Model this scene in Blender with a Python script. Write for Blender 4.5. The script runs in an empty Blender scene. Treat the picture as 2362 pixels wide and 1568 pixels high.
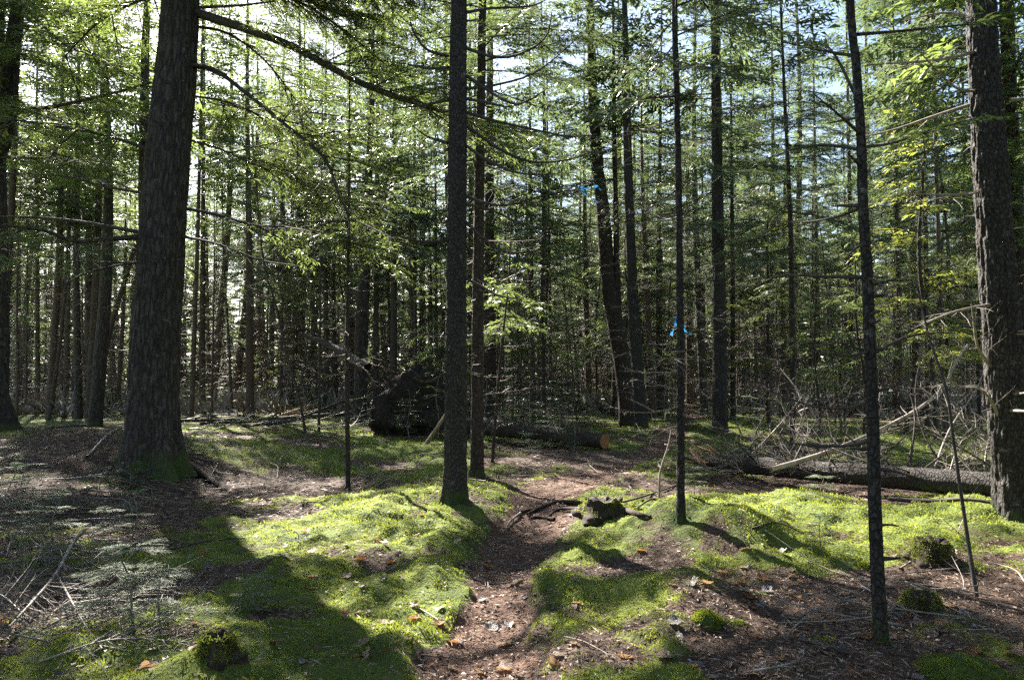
import bpy, math
import numpy as np
from mathutils import Vector, Matrix

# ------------------------------------------------------------------ camera, sky, sun, exposure
SC = bpy.context.scene
COL = SC.collection
FPX, CX, CY, HOR = 1771.0, 1180.5, 784.0, 864.0       # the photo measured at 2361 x 1568
CAMZ = 1.55
PITCH = math.atan((HOR - CY) / FPX)
cam_d = bpy.data.cameras.new('camera')
cam_d.sensor_width = 36.0
cam_d.lens = 27.0
cam_d.clip_start = 0.05
cam_d.clip_end = 800.0
cam = bpy.data.objects.new('camera', cam_d)
cam.location = (0, 0, CAMZ)
cam.rotation_euler = (math.pi / 2 + PITCH, 0, 0)
COL.objects.link(cam)
SC.camera = cam

SUN_AZ, SUN_EL = -30.0, 38.0                            # degrees from +Y towards +X
sv = Vector((math.sin(math.radians(SUN_AZ)) * math.cos(math.radians(SUN_EL)),
             math.cos(math.radians(SUN_AZ)) * math.cos(math.radians(SUN_EL)),
             math.sin(math.radians(SUN_EL))))
world = bpy.data.worlds.new('World')
SC.world = world
world.use_nodes = True
wn = world.node_tree
sky = wn.nodes.new('ShaderNodeTexSky')
sky.sky_type = 'NISHITA'
sky.sun_disc = False
sky.sun_elevation = math.radians(SUN_EL)
sky.sun_rotation = math.radians(SUN_AZ)
wn.links.new(sky.outputs[0], wn.nodes['Background'].inputs[0])
wn.nodes['Background'].inputs[1].default_value = 0.05
sl = bpy.data.lights.new('sun', 'SUN')
sl.energy = 5.0
sl.angle = math.radians(0.53)
sl.color = (1.0, 0.94, 0.84)
sun = bpy.data.objects.new('sun', sl)
sun.rotation_euler = sv.to_track_quat('Z', 'Y').to_euler()
sun.location = (-10, 20, 30)
COL.objects.link(sun)
SC.view_settings.view_transform = 'Standard'
SC.view_settings.look = 'None'
SC.view_settings.gamma = 1.0
SC.view_settings.exposure = 2.7
SC.cycles.use_denoising = False
SC.cycles.max_bounces = 5
SC.cycles.diffuse_bounces = 3
SC.cycles.glossy_bounces = 2
SC.cycles.transmission_bounces = 3
SC.cycles.transparent_max_bounces = 4
SC.cycles.use_adaptive_sampling = True
SC.cycles.adaptive_threshold = 0.02
SC.cycles.sample_clamp_indirect = 4.0
SC.cycles.caustics_reflective = False
SC.cycles.caustics_refractive = False
SUNV = np.array(sv)

# ------------------------------------------------------------------ small maths
def RNG(s):
    return np.random.default_rng(s)

def ray(px, py):
    a = np.array([(px - CX) / FPX, 1.0, (CY - py) / FPX])
    c, s = math.cos(PITCH), math.sin(PITCH)
    return np.array([a[0], a[1] * c - a[2] * s, a[1] * s + a[2] * c])

def at(px, py, Y):
    """the point of the place at distance Y that the photo shows at (px, py)"""
    r = ray(px, py)
    return np.array([0, 0, CAMZ]) + r * (Y / r[1])

def _hash(ix, iy, iz, seed):
    h = (ix.astype(np.uint32) * np.uint32(374761393) + iy.astype(np.uint32) * np.uint32(668265263)
         + iz.astype(np.uint32) * np.uint32(2147483647) + np.uint32((seed * 1013904223) & 0xffffffff))
    h = (h ^ (h >> np.uint32(13))) * np.uint32(1274126177)
    h = h ^ (h >> np.uint32(16))
    return (h & np.uint32(0xffff)).astype(np.float64) / 65535.0

def noise(x, y, z=0.0, seed=1):
    """value noise, -1..1"""
    x, y, z = np.broadcast_arrays(np.asarray(x, float), np.asarray(y, float), np.asarray(z, float))
    ix, iy, iz = np.floor(x).astype(np.int64), np.floor(y).astype(np.int64), np.floor(z).astype(np.int64)
    fx, fy, fz = x - ix, y - iy, z - iz
    fx, fy, fz = [f * f * (3 - 2 * f) for f in (fx, fy, fz)]
    def c(a, b, d):
        return _hash((ix + a) & 0xffffffff, (iy + b) & 0xffffffff, (iz + d) & 0xffffffff, seed)
    v00 = c(0, 0, 0) * (1 - fx) + c(1, 0, 0) * fx
    v10 = c(0, 1, 0) * (1 - fx) + c(1, 1, 0) * fx
    v01 = c(0, 0, 1) * (1 - fx) + c(1, 0, 1) * fx
    v11 = c(0, 1, 1) * (1 - fx) + c(1, 1, 1) * fx
    return ((v00 * (1 - fy) + v10 * fy) * (1 - fz) + (v01 * (1 - fy) + v11 * fy) * fz) * 2 - 1

def fbm(x, y, z=0.0, seed=1, octs=3):
    v, a, f = 0.0, 1.0, 1.0
    for i in range(octs):
        v = v + a * noise(np.asarray(x) * f, np.asarray(y) * f, np.asarray(z) * f, seed + i * 17)
        a *= 0.5
        f *= 2.03
    return v

def sstep(a, b, x):
    t = np.clip((x - a) / (b - a), 0, 1)
    return t * t * (3 - 2 * t)

def norm(v):
    return v / np.maximum(np.linalg.norm(v, axis=-1, keepdims=True), 1e-9)

# ------------------------------------------------------------------ terrain
def flat(px, py):
    d = FPX * CAMZ / (py - HOR)
    return (px - CX) / FPX * d, d

PATH_PX = [(1105, 1700), (1112, 1568), (1140, 1400), (1165, 1300), (1190, 1230), (1230, 1170),
           (1295, 1110), (1420, 1075), (1505, 1040), (1540, 1010), (1590, 975), (1600, 950), (1590, 925)]
PATH_W = [0.30, 0.31, 0.28, 0.29, 0.38, 0.50, 0.58, 0.45, 0.40, 0.40, 0.45, 0.5, 0.5]
PATH = np.array([flat(*p) for p in PATH_PX])
PATH = np.vstack([[(-0.3, -20.0)], PATH])
PATH_W = np.array([0.4] + PATH_W) * 0.86

def path_dist(x, y):
    """distance to the path's middle line over its half width"""
    best = np.full(np.shape(x), 1e9)
    for i in range(len(PATH) - 1):
        a, b = PATH[i], PATH[i + 1]
        ab = b - a
        t = np.clip(((x - a[0]) * ab[0] + (y - a[1]) * ab[1]) / (ab @ ab), 0, 1)
        d = np.hypot(x - a[0] - t * ab[0], y - a[1] - t * ab[1])
        best = np.minimum(best, d / (PATH_W[i] * (1 - t) + PATH_W[i + 1] * t))
    return best

BUMPS = [(-8.6, 13.8, 3.4, 0.55), (-5.85, 12.3, 1.7, 0.22), (-0.70, 9.35, 0.75, 0.12), (1.75, 7.45, 0.65, 0.27),
         (2.05, 6.75, 0.33, 0.25), (1.45, 7.3, 0.3, 0.08), (2.6, 7.3, 0.35, 0.07), (3.4, 7.1, 0.4, 0.06), (-1.9, 6.0, 0.5, 0.07), (-0.9, 5.4, 0.4, 0.05), (1.3, 5.3, 0.4, 0.06), (0.75, 4.5, 0.35, 0.05), (3.2, 8.6, 1.0, 0.10), (5.6, 8.5, 0.9, 0.18), (-1.6, 4.1, 0.8, 0.10),
         (-3.6, 11.6, 1.6, -0.18), (5.4, 20.3, 1.1, 0.25), (0.95, 8.6, 0.5, 0.10), (-6.5, 8.5, 2.2, 0.25),
         (3.9, 19.6, 1.5, 0.12), (7.5, 16.0, 1.2, 0.22), (-1.2, 6.6, 0.8, 0.06), (0.9, 5.6, 0.7, 0.05), (0.25, 7.9, 1.1, -0.10), (0.0, 6.4, 0.9, -0.05)]

def macro(x, y):
    x, y = np.asarray(x, float), np.asarray(y, float)
    h = 0.055 * fbm(x / 2.3, y / 2.3, 0.3, 5, 3) + 0.035 * noise(x / 0.55, y / 0.55, 0.1, 6) + 0.25 * noise(x / 14, y / 14, 0.7, 9) * sstep(12, 40, y)
    for bx, by, r, a in BUMPS:
        h = h + a * np.exp(-((x - bx) ** 2 + (y - by) ** 2) / (r * r))
    pd = path_dist(x, y)
    return h - 0.042 * np.exp(-(pd / 1.1) ** 2) + 0.03 * np.exp(-((pd - 2.0) / 0.8) ** 2)

LITTER = [(-2.4, 6.0, 0.5, 0.35), (-1.4, 5.0, 0.35, 0.3), (1.0, 6.2, 0.45, 0.3), (1.7, 5.0, 0.4, 0.3), (3.0, 7.2, 0.5, 0.3), (-2.2, 8.6, 0.6, 0.3), (2.9, 4.9, 1.5, 1.0), (3.6, 5.9, 1.2, 0.9), (-3.6, 5.0, 1.4, 1.2), (-5.4, 8.5, 1.9, 2.2), (-3.4, 11.3, 2.6, 1.3),
          (-8.5, 12.0, 3.0, 4.0), (-8, 17, 4, 3), (0.6, 14.5, 1.8, 2.2), (3.4, 10.6, 1.9, 0.8), (1.5, 4.0, 0.6, 0.5), (6, 11.5, 2.5, 1.5)]

def moss_amount(x, y):
    m = 0.68 + 0.70 * fbm(x / 0.9, y / 0.9, 3.1, 21, 3) + 0.42 * noise(x / 0.22, y / 0.22, 1.0, 33) + 0.30 * noise(x / 0.09, y / 0.09, 1.0, 34)
    for lx, ly, rx, ry in LITTER:
        m = m - 0.85 * np.exp(-(((x - lx) / rx) ** 2 + ((y - ly) / ry) ** 2) ** 2)
    m = m + 0.5 * np.exp(-(((x - 2.2) / 2.2) ** 2 + ((y - 7.9) / 1.5) ** 2)) + 0.4 * np.exp(-(((x + 1.2) / 1.3) ** 2 + ((y - 7.2) / 2.0) ** 2))
    pd = path_dist(x, y) + 0.30 * noise(x / 0.16, y / 0.16, 2.0, 44) + 0.38 * noise(x / 0.42, y / 0.42, 5.0, 47)
    m = m * sstep(0.85, 1.3, pd) * (1 - 0.55 * sstep(28, 50, y))
    return np.clip(m, 0, 1)

def height(x, y, moss=None):
    x, y = np.asarray(x, float), np.asarray(y, float)
    if moss is None:
        moss = moss_amount(x, y)
    near = 1 - sstep(14, 24, y)
    mic = moss * (0.050 * noise(x / 0.30, y / 0.30, 0, 50) + 0.036 * noise(x / 0.14, y / 0.14, 0, 51) + 0.016 * noise(x / 0.055, y / 0.055, 0, 52) + 0.04)
    mic = mic + (1 - moss) * (0.010 * noise(x / 0.09, y / 0.09, 0, 53) + 0.006 * noise(x / 0.03, y / 0.03, 0, 54))
    return macro(x, y) + mic * near

def gz(x, y):
    return float(height(np.array([x]), np.array([y]))[0])

def gp(px, py):
    """where the line of sight at (px, py) meets the ground"""
    r = ray(px, py)
    t = np.linspace(2.0, 90.0, 4000)
    P = np.array([0, 0, CAMZ]) + t[:, None] * r
    below = P[:, 2] < macro(P[:, 0], P[:, 1])
    k = int(np.argmax(below)) if below.any() else len(t) - 1
    p = P[k]
    return np.array([p[0], p[1], gz(p[0], p[1])])

# ------------------------------------------------------------------ materials
def mat(name):
    m = bpy.data.materials.new(name)
    m.use_nodes = True
    nt = m.node_tree
    nt.nodes.clear()
    out = nt.nodes.new('ShaderNodeOutputMaterial')
    return m, nt, out

class NT:
    def __init__(s, nt):
        s.nt = nt
    def n(s, typ, **kw):
        nd = s.nt.nodes.new(typ)
        for k, v in kw.items():
            if k.startswith('i_'):
                key = k[2:]
                nd.inputs[int(key) if key.isdigit() else key.replace('_', ' ')].default_value = v
            else:
                setattr(nd, k, v)
        return nd
    def l(s, a, b):
        s.nt.links.new(a, b)
    def ramp(s, fac, stops):
        r = s.nt.nodes.new('ShaderNodeValToRGB')
        el = r.color_ramp.elements
        while len(el) < len(stops):
            el.new(0.5)
        for e, (p, c) in zip(el, stops):
            e.position = p
            e.color = (*c, 1)
        s.l(fac, r.inputs[0])
        return r.outputs[0]
    def noise(s, vec, scale, detail=4, rough=0.55):
        t = s.n('ShaderNodeTexNoise', i_Scale=scale, i_Detail=detail, i_Roughness=rough)
        if vec is not None:
            s.l(vec, t.inputs['Vector'])
        return t.outputs[0]
    def mix(s, fac, a, b):
        m = s.nt.nodes.new('ShaderNodeMix')
        m.data_type = 'RGBA'
        if isinstance(fac, float):
            m.inputs[0].default_value = fac
        else:
            s.l(fac, m.inputs[0])
        for v, i in ((a, 6), (b, 7)):
            if isinstance(v, tuple):
                m.inputs[i].default_value = (*v, 1)
            else:
                s.l(v, m.inputs[i])
        return m.outputs[2]
    def math(s, op, a, b=0.0, clamp=False):
        m = s.nt.nodes.new('ShaderNodeMath')
        m.operation = op
        m.use_clamp = clamp
        for v, i in ((a, 0), (b, 1)):
            if isinstance(v, (int, float)):
                m.inputs[i].default_value = v
            else:
                s.l(v, m.inputs[i])
        return m.outputs[0]

def leaf_mat(name, dark, light, trans, rough=0.42, tfac=0.5, spec=0.5):
    m, nt, out = mat(name)
    T = NT(nt)
    g = T.n('ShaderNodeNewGeometry')
    oi = T.n('ShaderNodeObjectInfo')
    tc = T.n('ShaderNodeTexCoord')
    nz = T.noise(tc.outputs['Object'], 2.2, 3)
    f = T.math('ADD', T.math('MULTIPLY', g.outputs['Random Per Island'], 0.55), T.math('MULTIPLY', nz, 0.5))
    f = T.math('ADD', f, T.math('MULTIPLY', T.math('SUBTRACT', oi.outputs['Random'], 0.5), 0.4), True)
    col = T.ramp(f, [(0.15, dark), (0.85, light)])
    tcol = T.mix(f, tuple(c * 0.75 for c in trans), trans)
    p = T.n('ShaderNodeBsdfPrincipled', i_Roughness=rough)
    p.inputs['Specular IOR Level'].default_value = spec
    T.l(col, p.inputs['Base Color'])
    t = T.n('ShaderNodeBsdfTranslucent')
    T.l(tcol, t.inputs[0])
    mx = T.n('ShaderNodeMixShader', i_0=tfac)
    T.l(p.outputs[0], mx.inputs[1])
    T.l(t.outputs[0], mx.inputs[2])
    T.l(mx.outputs[0], out.inputs[0])
    return m

def bark_mat(name, dark, light, lichen=(0.30, 0.31, 0.27), sx=14.0, sz=3.0, moss_h=0.35, bump=0.6, red=0.0, flakes=0.5):
    m, nt, out = mat(name)
    T = NT(nt)
    tc = T.n('ShaderNodeTexCoord')
    oi = T.n('ShaderNodeObjectInfo')
    mp = T.n('ShaderNodeMapping')
    mp.inputs['Scale'].default_value = (sx, sx, sz)
    T.l(tc.outputs['Object'], mp.inputs[0])
    wob = T.noise(tc.outputs['Object'], 7.0, 2)
    va = T.n('ShaderNodeVectorMath', operation='ADD')
    T.l(mp.outputs[0], va.inputs[0])
    T.l(wob, va.inputs[1])
    vor = T.n('ShaderNodeTexVoronoi', feature='DISTANCE_TO_EDGE', i_Scale=1.0)
    T.l(va.outputs[0], vor.inputs['Vector'])
    crack = T.ramp(vor.outputs['Distance'], [(0.0, (0, 0, 0)), (0.22, (1, 1, 1))])
    n1 = T.noise(mp.outputs[0], 2.2, 5, 0.65)
    n2 = T.noise(tc.outputs['Object'], 4.0, 5, 0.6)
    col = T.ramp(n1, [(0.28, dark), (0.72, light)])
    col = T.mix(T.math('MULTIPLY', T.math('SUBTRACT', 1.0, crack), 0.75), col, tuple(c * 0.25 for c in dark))
    lf = T.ramp(T.noise(tc.outputs['Object'], 9.0, 6, 0.7), [(0.60, (0, 0, 0)), (0.68, (1, 1, 1))])
    col = T.mix(T.math('MULTIPLY', lf, flakes), col, lichen)
    if red > 0:
        col = T.mix(T.math('MULTIPLY', T.math('MULTIPLY', oi.outputs['Random'], n2), red), col, (0.16, 0.07, 0.03))
    sep = T.n('ShaderNodeSeparateXYZ')
    T.l(tc.outputs['Object'], sep.inputs[0])
    mf = T.math('SUBTRACT', T.math('ADD', moss_h, T.math('MULTIPLY', T.math('SUBTRACT', n2, 0.5), 1.4)), sep.outputs[2])
    mf = T.math('MULTIPLY', mf, 3.0, True)
    col = T.mix(mf, col, (0.05, 0.075, 0.015))
    p = T.n('ShaderNodeBsdfPrincipled', i_Roughness=0.85)
    p.inputs['Specular IOR Level'].default_value = 0.3
    T.l(col, p.inputs['Base Color'])
    bp = T.n('ShaderNodeBump', i_Strength=bump, i_Distance=0.02)
    T.l(T.math('ADD', T.math('MULTIPLY', crack, 0.6), n1), bp.inputs['Height'])
    T.l(bp.outputs[0], p.inputs['Normal'])
    T.l(p.outputs[0], out.inputs[0])
    return m

def simple_mat(name, stops, scale=8.0, rough=0.8, bump=0.4, stretch=(1, 1, 1), spec=0.3, rand=0.0, trans=None):
    m, nt, out = mat(name)
    T = NT(nt)
    tc = T.n('ShaderNodeTexCoord')
    mp = T.n('ShaderNodeMapping')
    mp.inputs['Scale'].default_value = stretch
    T.l(tc.outputs['Object'], mp.inputs[0])
    n1 = T.noise(mp.outputs[0], scale, 5, 0.62)
    f = n1
    if rand > 0:
        g = T.n('ShaderNodeNewGeometry')
        oi = T.n('ShaderNodeObjectInfo')
        r = T.math('FRACT', T.math('ADD', g.outputs['Random Per Island'], oi.outputs['Random']))
        f = T.math('ADD', T.math('MULTIPLY', n1, 1 - rand), T.math('MULTIPLY', r, rand))
    col = T.ramp(f, stops)
    p = T.n('ShaderNodeBsdfPrincipled', i_Roughness=rough)
    p.inputs['Specular IOR Level'].default_value = spec
    T.l(col, p.inputs['Base Color'])
    if bump > 0:
        bp = T.n('ShaderNodeBump', i_Strength=bump, i_Distance=0.01)
        T.l(n1, bp.inputs['Height'])
        T.l(bp.outputs[0], p.inputs['Normal'])
    if trans:
        t = T.n('ShaderNodeBsdfTranslucent')
        if trans is True:
            T.l(col, t.inputs[0])
        else:
            t.inputs[0].default_value = (*trans, 1)
        mx = T.n('ShaderNodeMixShader', i_0=0.45)
        T.l(p.outputs[0], mx.inputs[1])
        T.l(t.outputs[0], mx.inputs[2])
        T.l(mx.outputs[0], out.inputs[0])
    else:
        T.l(p.outputs[0], out.inputs[0])
    return m

def ground_mat(name='forest_floor', soil=((0.016, 0.011, 0.008), (0.055, 0.037, 0.027), (0.11, 0.078, 0.058), (0.22, 0.17, 0.13))):
    m, nt, out = mat(name)
    T = NT(nt)
    tc = T.n('ShaderNodeTexCoord')
    at_ = T.n('ShaderNodeAttribute', attribute_name='moss')
    O = tc.outputs['Object']
    fine = T.noise(O, 60.0, 4, 0.7)
    mid = T.noise(O, 9.0, 5, 0.6)
    big = T.noise(O, 1.1, 3, 0.5)
    vor = T.n('ShaderNodeTexVoronoi', i_Scale=34.0)
    T.l(O, vor.inputs['Vector'])
    duff = T.ramp(T.math('ADD', T.math('MULTIPLY', fine, 0.6), T.math('MULTIPLY', mid, 0.4)),
                  [(0.30, soil[0]), (0.5, soil[1]), (0.62, soil[2]), (0.75, soil[3])])
    duff = T.mix(T.math('MULTIPLY', vor.outputs['Color'], 0.45), duff, (0.10, 0.055, 0.034))
    mossc = T.ramp(T.math('ADD', T.math('MULTIPLY', fine, 0.45), T.math('MULTIPLY', big, 0.55)),
                   [(0.32, (0.030, 0.050, 0.009)), (0.5, (0.10, 0.13, 0.022)), (0.68, (0.20, 0.225, 0.040))])
    f = T.math('ADD', at_.outputs['Fac'], T.math('MULTIPLY', T.math('SUBTRACT', mid, 0.5), 0.7))
    f = T.ramp(f, [(0.22, (0, 0, 0)), (0.74, (1, 1, 1))])
    col = T.mix(f, duff, mossc)
    p = T.n('ShaderNodeBsdfPrincipled', i_Roughness=0.9)
    p.inputs['Specular IOR Level'].default_value = 0.25
    T.l(col, p.inputs['Base Color'])
    bp = T.n('ShaderNodeBump', i_Strength=0.8, i_Distance=0.02)
    T.l(T.math('ADD', fine, T.math('MULTIPLY', vor.outputs['Distance'], 0.6)), bp.inputs['Height'])
    T.l(bp.outputs[0], p.inputs['Normal'])
    T.l(p.outputs[0], out.inputs[0])
    return m

M = {}
M['ground'] = ground_mat()
M['path'] = ground_mat('trodden_needles', ((0.036, 0.020, 0.014), (0.115, 0.066, 0.046), (0.19, 0.12, 0.087), (0.31, 0.225, 0.175)))
M['fir'] = leaf_mat('fir_needles', (0.025, 0.040, 0.025), (0.062, 0.084, 0.050), (0.175, 0.235, 0.085), 0.42, 0.42, 0.5)
M['hemlock'] = leaf_mat('hemlock_needles', (0.029, 0.048, 0.024), (0.068, 0.098, 0.045), (0.27, 0.36, 0.085), 0.42, 0.46, 0.45)
M['yellow'] = leaf_mat('yellowing_leaves', (0.07, 0.10, 0.02), (0.15, 0.17, 0.03), (0.36, 0.40, 0.06), 0.45, 0.55, 0.4)
M['dark_fir'] = leaf_mat('shaded_fir_needles', (0.026, 0.045, 0.022), (0.05, 0.075, 0.035), (0.08, 0.13, 0.03), 0.45, 0.35, 0.4)  # darker fir needles; shade of thicket and brush put into the colour
M['seedling'] = leaf_mat('seedling_needles', (0.04, 0.078, 0.038), (0.085, 0.13, 0.07), (0.13, 0.25, 0.07), 0.58, 0.40, 0.28)
M['bark_big'] = bark_mat('hemlock_bark', (0.030, 0.024, 0.020), (0.105, 0.088, 0.075), sx=16, sz=3.2, moss_h=0.25, bump=0.7, flakes=0.35)
M['bark_spruce'] = bark_mat('spruce_bark', (0.026, 0.022, 0.019), (0.10, 0.088, 0.076), lichen=(0.30, 0.29, 0.27), sx=32, sz=20, moss_h=0.22, bump=0.8, flakes=0.55)
M['bark_mid'] = bark_mat('fir_bark', (0.026, 0.020, 0.016), (0.085, 0.066, 0.054), sx=24, sz=12, moss_h=0.15, bump=0.6, red=0.15, flakes=0.55)
M['bark_far'] = bark_mat('haze_lichen_bark', (0.045, 0.038, 0.033), (0.16, 0.138, 0.118), lichen=(0.33, 0.32, 0.29), sx=20, sz=9, moss_h=0.1, bump=0.5, red=0.5, flakes=0.5)  # lichen bark, its colour lightened to stand in for background haze
M['bark_pale'] = bark_mat('lichen_bark', (0.022, 0.018, 0.016), (0.088, 0.077, 0.067), lichen=(0.28, 0.265, 0.25), sx=26, sz=14, moss_h=0.1, bump=0.8, flakes=0.5)
M['twig'] = simple_mat('dead_twig_bark', [(0.3, (0.11, 0.088, 0.072)), (0.7, (0.33, 0.285, 0.24))], 14, 0.6, 0.3)
M['twig_dark'] = simple_mat('limb_bark', [(0.3, (0.028, 0.022, 0.018)), (0.7, (0.085, 0.07, 0.058))], 18, 0.8, 0.5)
M['bleached'] = simple_mat('bleached_wood', [(0.3, (0.16, 0.13, 0.10)), (0.7, (0.40, 0.35, 0.29))], 10, 0.65, 0.3)
M['rotten'] = simple_mat('rotten_wood', [(0.3, (0.012, 0.009, 0.007)), (0.55, (0.040, 0.028, 0.020)), (0.75, (0.085, 0.06, 0.042))], 14, 0.9, 0.9)
M['earth'] = simple_mat('root_plate_earth', [(0.3, (0.010, 0.007, 0.005)), (0.55, (0.034, 0.025, 0.018)), (0.8, (0.08, 0.06, 0.045))], 9, 0.95, 1.0)
M['cut'] = simple_mat('sawn_wood', [(0.3, (0.20, 0.085, 0.030)), (0.7, (0.36, 0.17, 0.065))], 12, 0.75, 0.3)
M['splinter'] = simple_mat('splintered_wood', [(0.3, (0.24, 0.11, 0.04)), (0.7, (0.50, 0.30, 0.15))], 7, 0.7, 0.6, (6, 6, 1))
M['moss'] = simple_mat('moss_blades', [(0.25, (0.035, 0.065, 0.012)), (0.42, (0.085, 0.115, 0.020)), (0.56, (0.155, 0.185, 0.030)), (0.70, (0.24, 0.245, 0.048)), (0.88, (0.15, 0.12, 0.05))], 4.5, 0.7, 0.0, rand=0.35, trans=(0.36, 0.42, 0.05))
M['moss_dark'] = simple_mat('moss_cushion_green', [(0.3, (0.035, 0.065, 0.010)), (0.7, (0.13, 0.18, 0.025))], 40, 0.8, 1.0, trans=(0.16, 0.22, 0.02))
M['litter'] = simple_mat('needle_litter', [(0.1, (0.055, 0.032, 0.022)), (0.45, (0.15, 0.090, 0.060)), (0.7, (0.27, 0.18, 0.13)), (0.95, (0.44, 0.35, 0.28))], 2, 0.6, 0.0, rand=0.85)
M['leaf_tan'] = simple_mat('dry_tan_leaf', [(0.3, (0.17, 0.11, 0.075)), (0.7, (0.36, 0.26, 0.19))], 22, 0.5, 0.5, spec=0.5, rand=0.4, trans=(0.40, 0.24, 0.12))
M['leaf_orange'] = simple_mat('orange_leaf', [(0.3, (0.20, 0.08, 0.03)), (0.7, (0.36, 0.18, 0.075))], 22, 0.5, 0.5, spec=0.5, rand=0.4, trans=(0.42, 0.18, 0.05))
M['leaf_grey'] = simple_mat('weathered_leaf', [(0.3, (0.10, 0.08, 0.075)), (0.7, (0.28, 0.25, 0.245))], 22, 0.45, 0.5, spec=0.6, rand=0.4, trans=(0.2, 0.16, 0.13))
M['ribbon'] = simple_mat('blue_flagging_tape', [(0.3, (0.02, 0.13, 0.38)), (0.7, (0.05, 0.22, 0.52))], 20, 0.5, 0.1, spec=0.3, trans=(0.04, 0.24, 0.55))

# ------------------------------------------------------------------ mesh building
class Geo:
    """gathers numpy pieces into one mesh; faces are quads (n,4) or triangles (n,3)"""
    def __init__(s):
        s.V, s.F, s.n = [], [], 0
    def add(s, V, F, mi=0, smooth=True):
        if len(V) == 0 or len(F) == 0:
            return
        s.V.append(np.asarray(V, float))
        s.F.append((np.asarray(F, np.int64) + s.n, mi, smooth))
        s.n += len(V)
    def mesh(s, name, mats, org=(0, 0, 0)):
        me = bpy.data.meshes.new(name)
        if s.n == 0:
            return me
        V = np.vstack(s.V) - np.asarray(org)
        me.vertices.add(len(V))
        me.vertices.foreach_set('co', V.astype(np.float32).ravel())
        loops = np.concatenate([f.ravel() for f, _, _ in s.F]).astype(np.int32)
        tot = np.concatenate([np.full(len(f), f.shape[1]) for f, _, _ in s.F]).astype(np.int32)
        start = np.concatenate([[0], np.cumsum(tot)[:-1]]).astype(np.int32)
        me.loops.add(len(loops))
        me.loops.foreach_set('vertex_index', loops)
        me.polygons.add(len(tot))
        me.polygons.foreach_set('loop_start', start)
        me.polygons.foreach_set('loop_total', tot)
        me.polygons.foreach_set('material_index', np.concatenate([np.full(len(f), m) for f, m, _ in s.F]).astype(np.int32))
        me.polygons.foreach_set('use_smooth', np.concatenate([np.full(len(f), sm) for f, _, sm in s.F]))
        me.update(calc_edges=True)
        for m in mats:
            me.materials.append(M[m])
        return me

def new_obj(name, data, parent=None, loc=(0, 0, 0), rot=(0, 0, 0), scale=1.0):
    o = bpy.data.objects.new(name, data)
    COL.objects.link(o)
    o.location = loc
    o.rotation_euler = rot
    if scale != 1.0:
        o.scale = (scale,) * 3
    if parent is not None:
        o.parent = parent
    return o

def tag(o, label=None, cat=None, group=None, kind=None):
    if label:
        o['label'] = label
    if cat:
        o['category'] = cat
    if group:
        o['group'] = group
    if kind:
        o['kind'] = kind
    return o

def thing(name, label, cat, loc, group=None, rot=(0, 0, 0), scale=1.0):
    o = new_obj(name, None, None, loc, rot, scale)
    o.empty_display_size = 0.2
    return tag(o, label, cat, group)

def tubes(P, R, sides=3, seed=0):
    """P (n,k,3) centre lines, R (n,k) radii -> verts, quads"""
    P = np.asarray(P, float)
    n, k, _ = P.shape
    T = np.empty_like(P)
    T[:, 1:-1] = P[:, 2:] - P[:, :-2]
    T[:, 0] = P[:, 1] - P[:, 0]
    T[:, -1] = P[:, -1] - P[:, -2]
    T = norm(T)
    ref = np.tile(np.array([0.31, 0.17, 0.93]), (n, 1))
    par = np.abs((T.mean(1) * ref).sum(-1)) > 0.85
    ref[par] = (1.0, 0.1, 0.05)
    A = norm(np.cross(T, ref[:, None, :]))
    B = np.cross(T, A)
    th = np.arange(sides) * 2 * math.pi / sides
    V = P[:, :, None, :] + R[:, :, None, None] * (np.cos(th)[None, None, :, None] * A[:, :, None, :] + np.sin(th)[None, None, :, None] * B[:, :, None, :])
    i = np.arange(n)[:, None, None] * k * sides
    j = np.arange(k - 1)[None, :, None] * sides
    s = np.arange(sides)[None, None, :]
    s2 = (s + 1) % sides
    Q = np.stack([i + j + s, i + j + s2, i + j + sides + s2, i + j + sides + s], -1).reshape(-1, 4)
    return V.reshape(-1, 3), Q

def kites(P, D, N, L, W, droop=0.15):
    """needle-clad shoots: one slim triangle each"""
    S = norm(np.cross(D, N))
    up = norm(np.cross(S, D))
    L = L[:, None]
    W = W[:, None]
    a = P
    m = P + D * L * 0.45 + up * L * 0.04
    tip = P + D * L - up * L * droop
    n = len(P)
    sg = np.where(np.arange(n) % 2, 1.0, -1.0)[:, None]
    V = np.stack([a, m + sg * S * W * 0.62, tip - sg * S * W * 0.38], 1)
    return V.reshape(-1, 3), np.arange(n * 3).reshape(n, 3)

def poly_at(pts, t):
    pts = np.asarray(pts, float)
    seg = np.linalg.norm(np.diff(pts, axis=0), axis=1)
    s = np.concatenate([[0], np.cumsum(seg)])
    L = s[-1]
    u = np.asarray(t) * L
    P = np.stack([np.interp(u, s, pts[:, i]) for i in range(3)], -1)
    e = 0.03 * L
    P0 = np.stack([np.interp(np.clip(u - e, 0, L), s, pts[:, i]) for i in range(3)], -1)
    P1 = np.stack([np.interp(np.clip(u + e, 0, L), s, pts[:, i]) for i in range(3)], -1)
    return P, norm(P1 - P0), L

def smooth_poly(pts, k):
    """Catmull-Rom through pts, k samples"""
    p = np.asarray(pts, float)
    p = np.vstack([2 * p[0] - p[1], p, 2 * p[-1] - p[-2]])
    n = len(p) - 3
    out = []
    for u in np.linspace(0, n - 1e-6, k):
        i = int(u)
        t = u - i
        a, b, c, d = p[i], p[i + 1], p[i + 2], p[i + 3]
        out.append(0.5 * (2 * b + (c - a) * t + (2 * a - 5 * b + 4 * c - d) * t * t + (3 * b - a - 3 * c + d) * t ** 3))
    return np.array(out)

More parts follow.
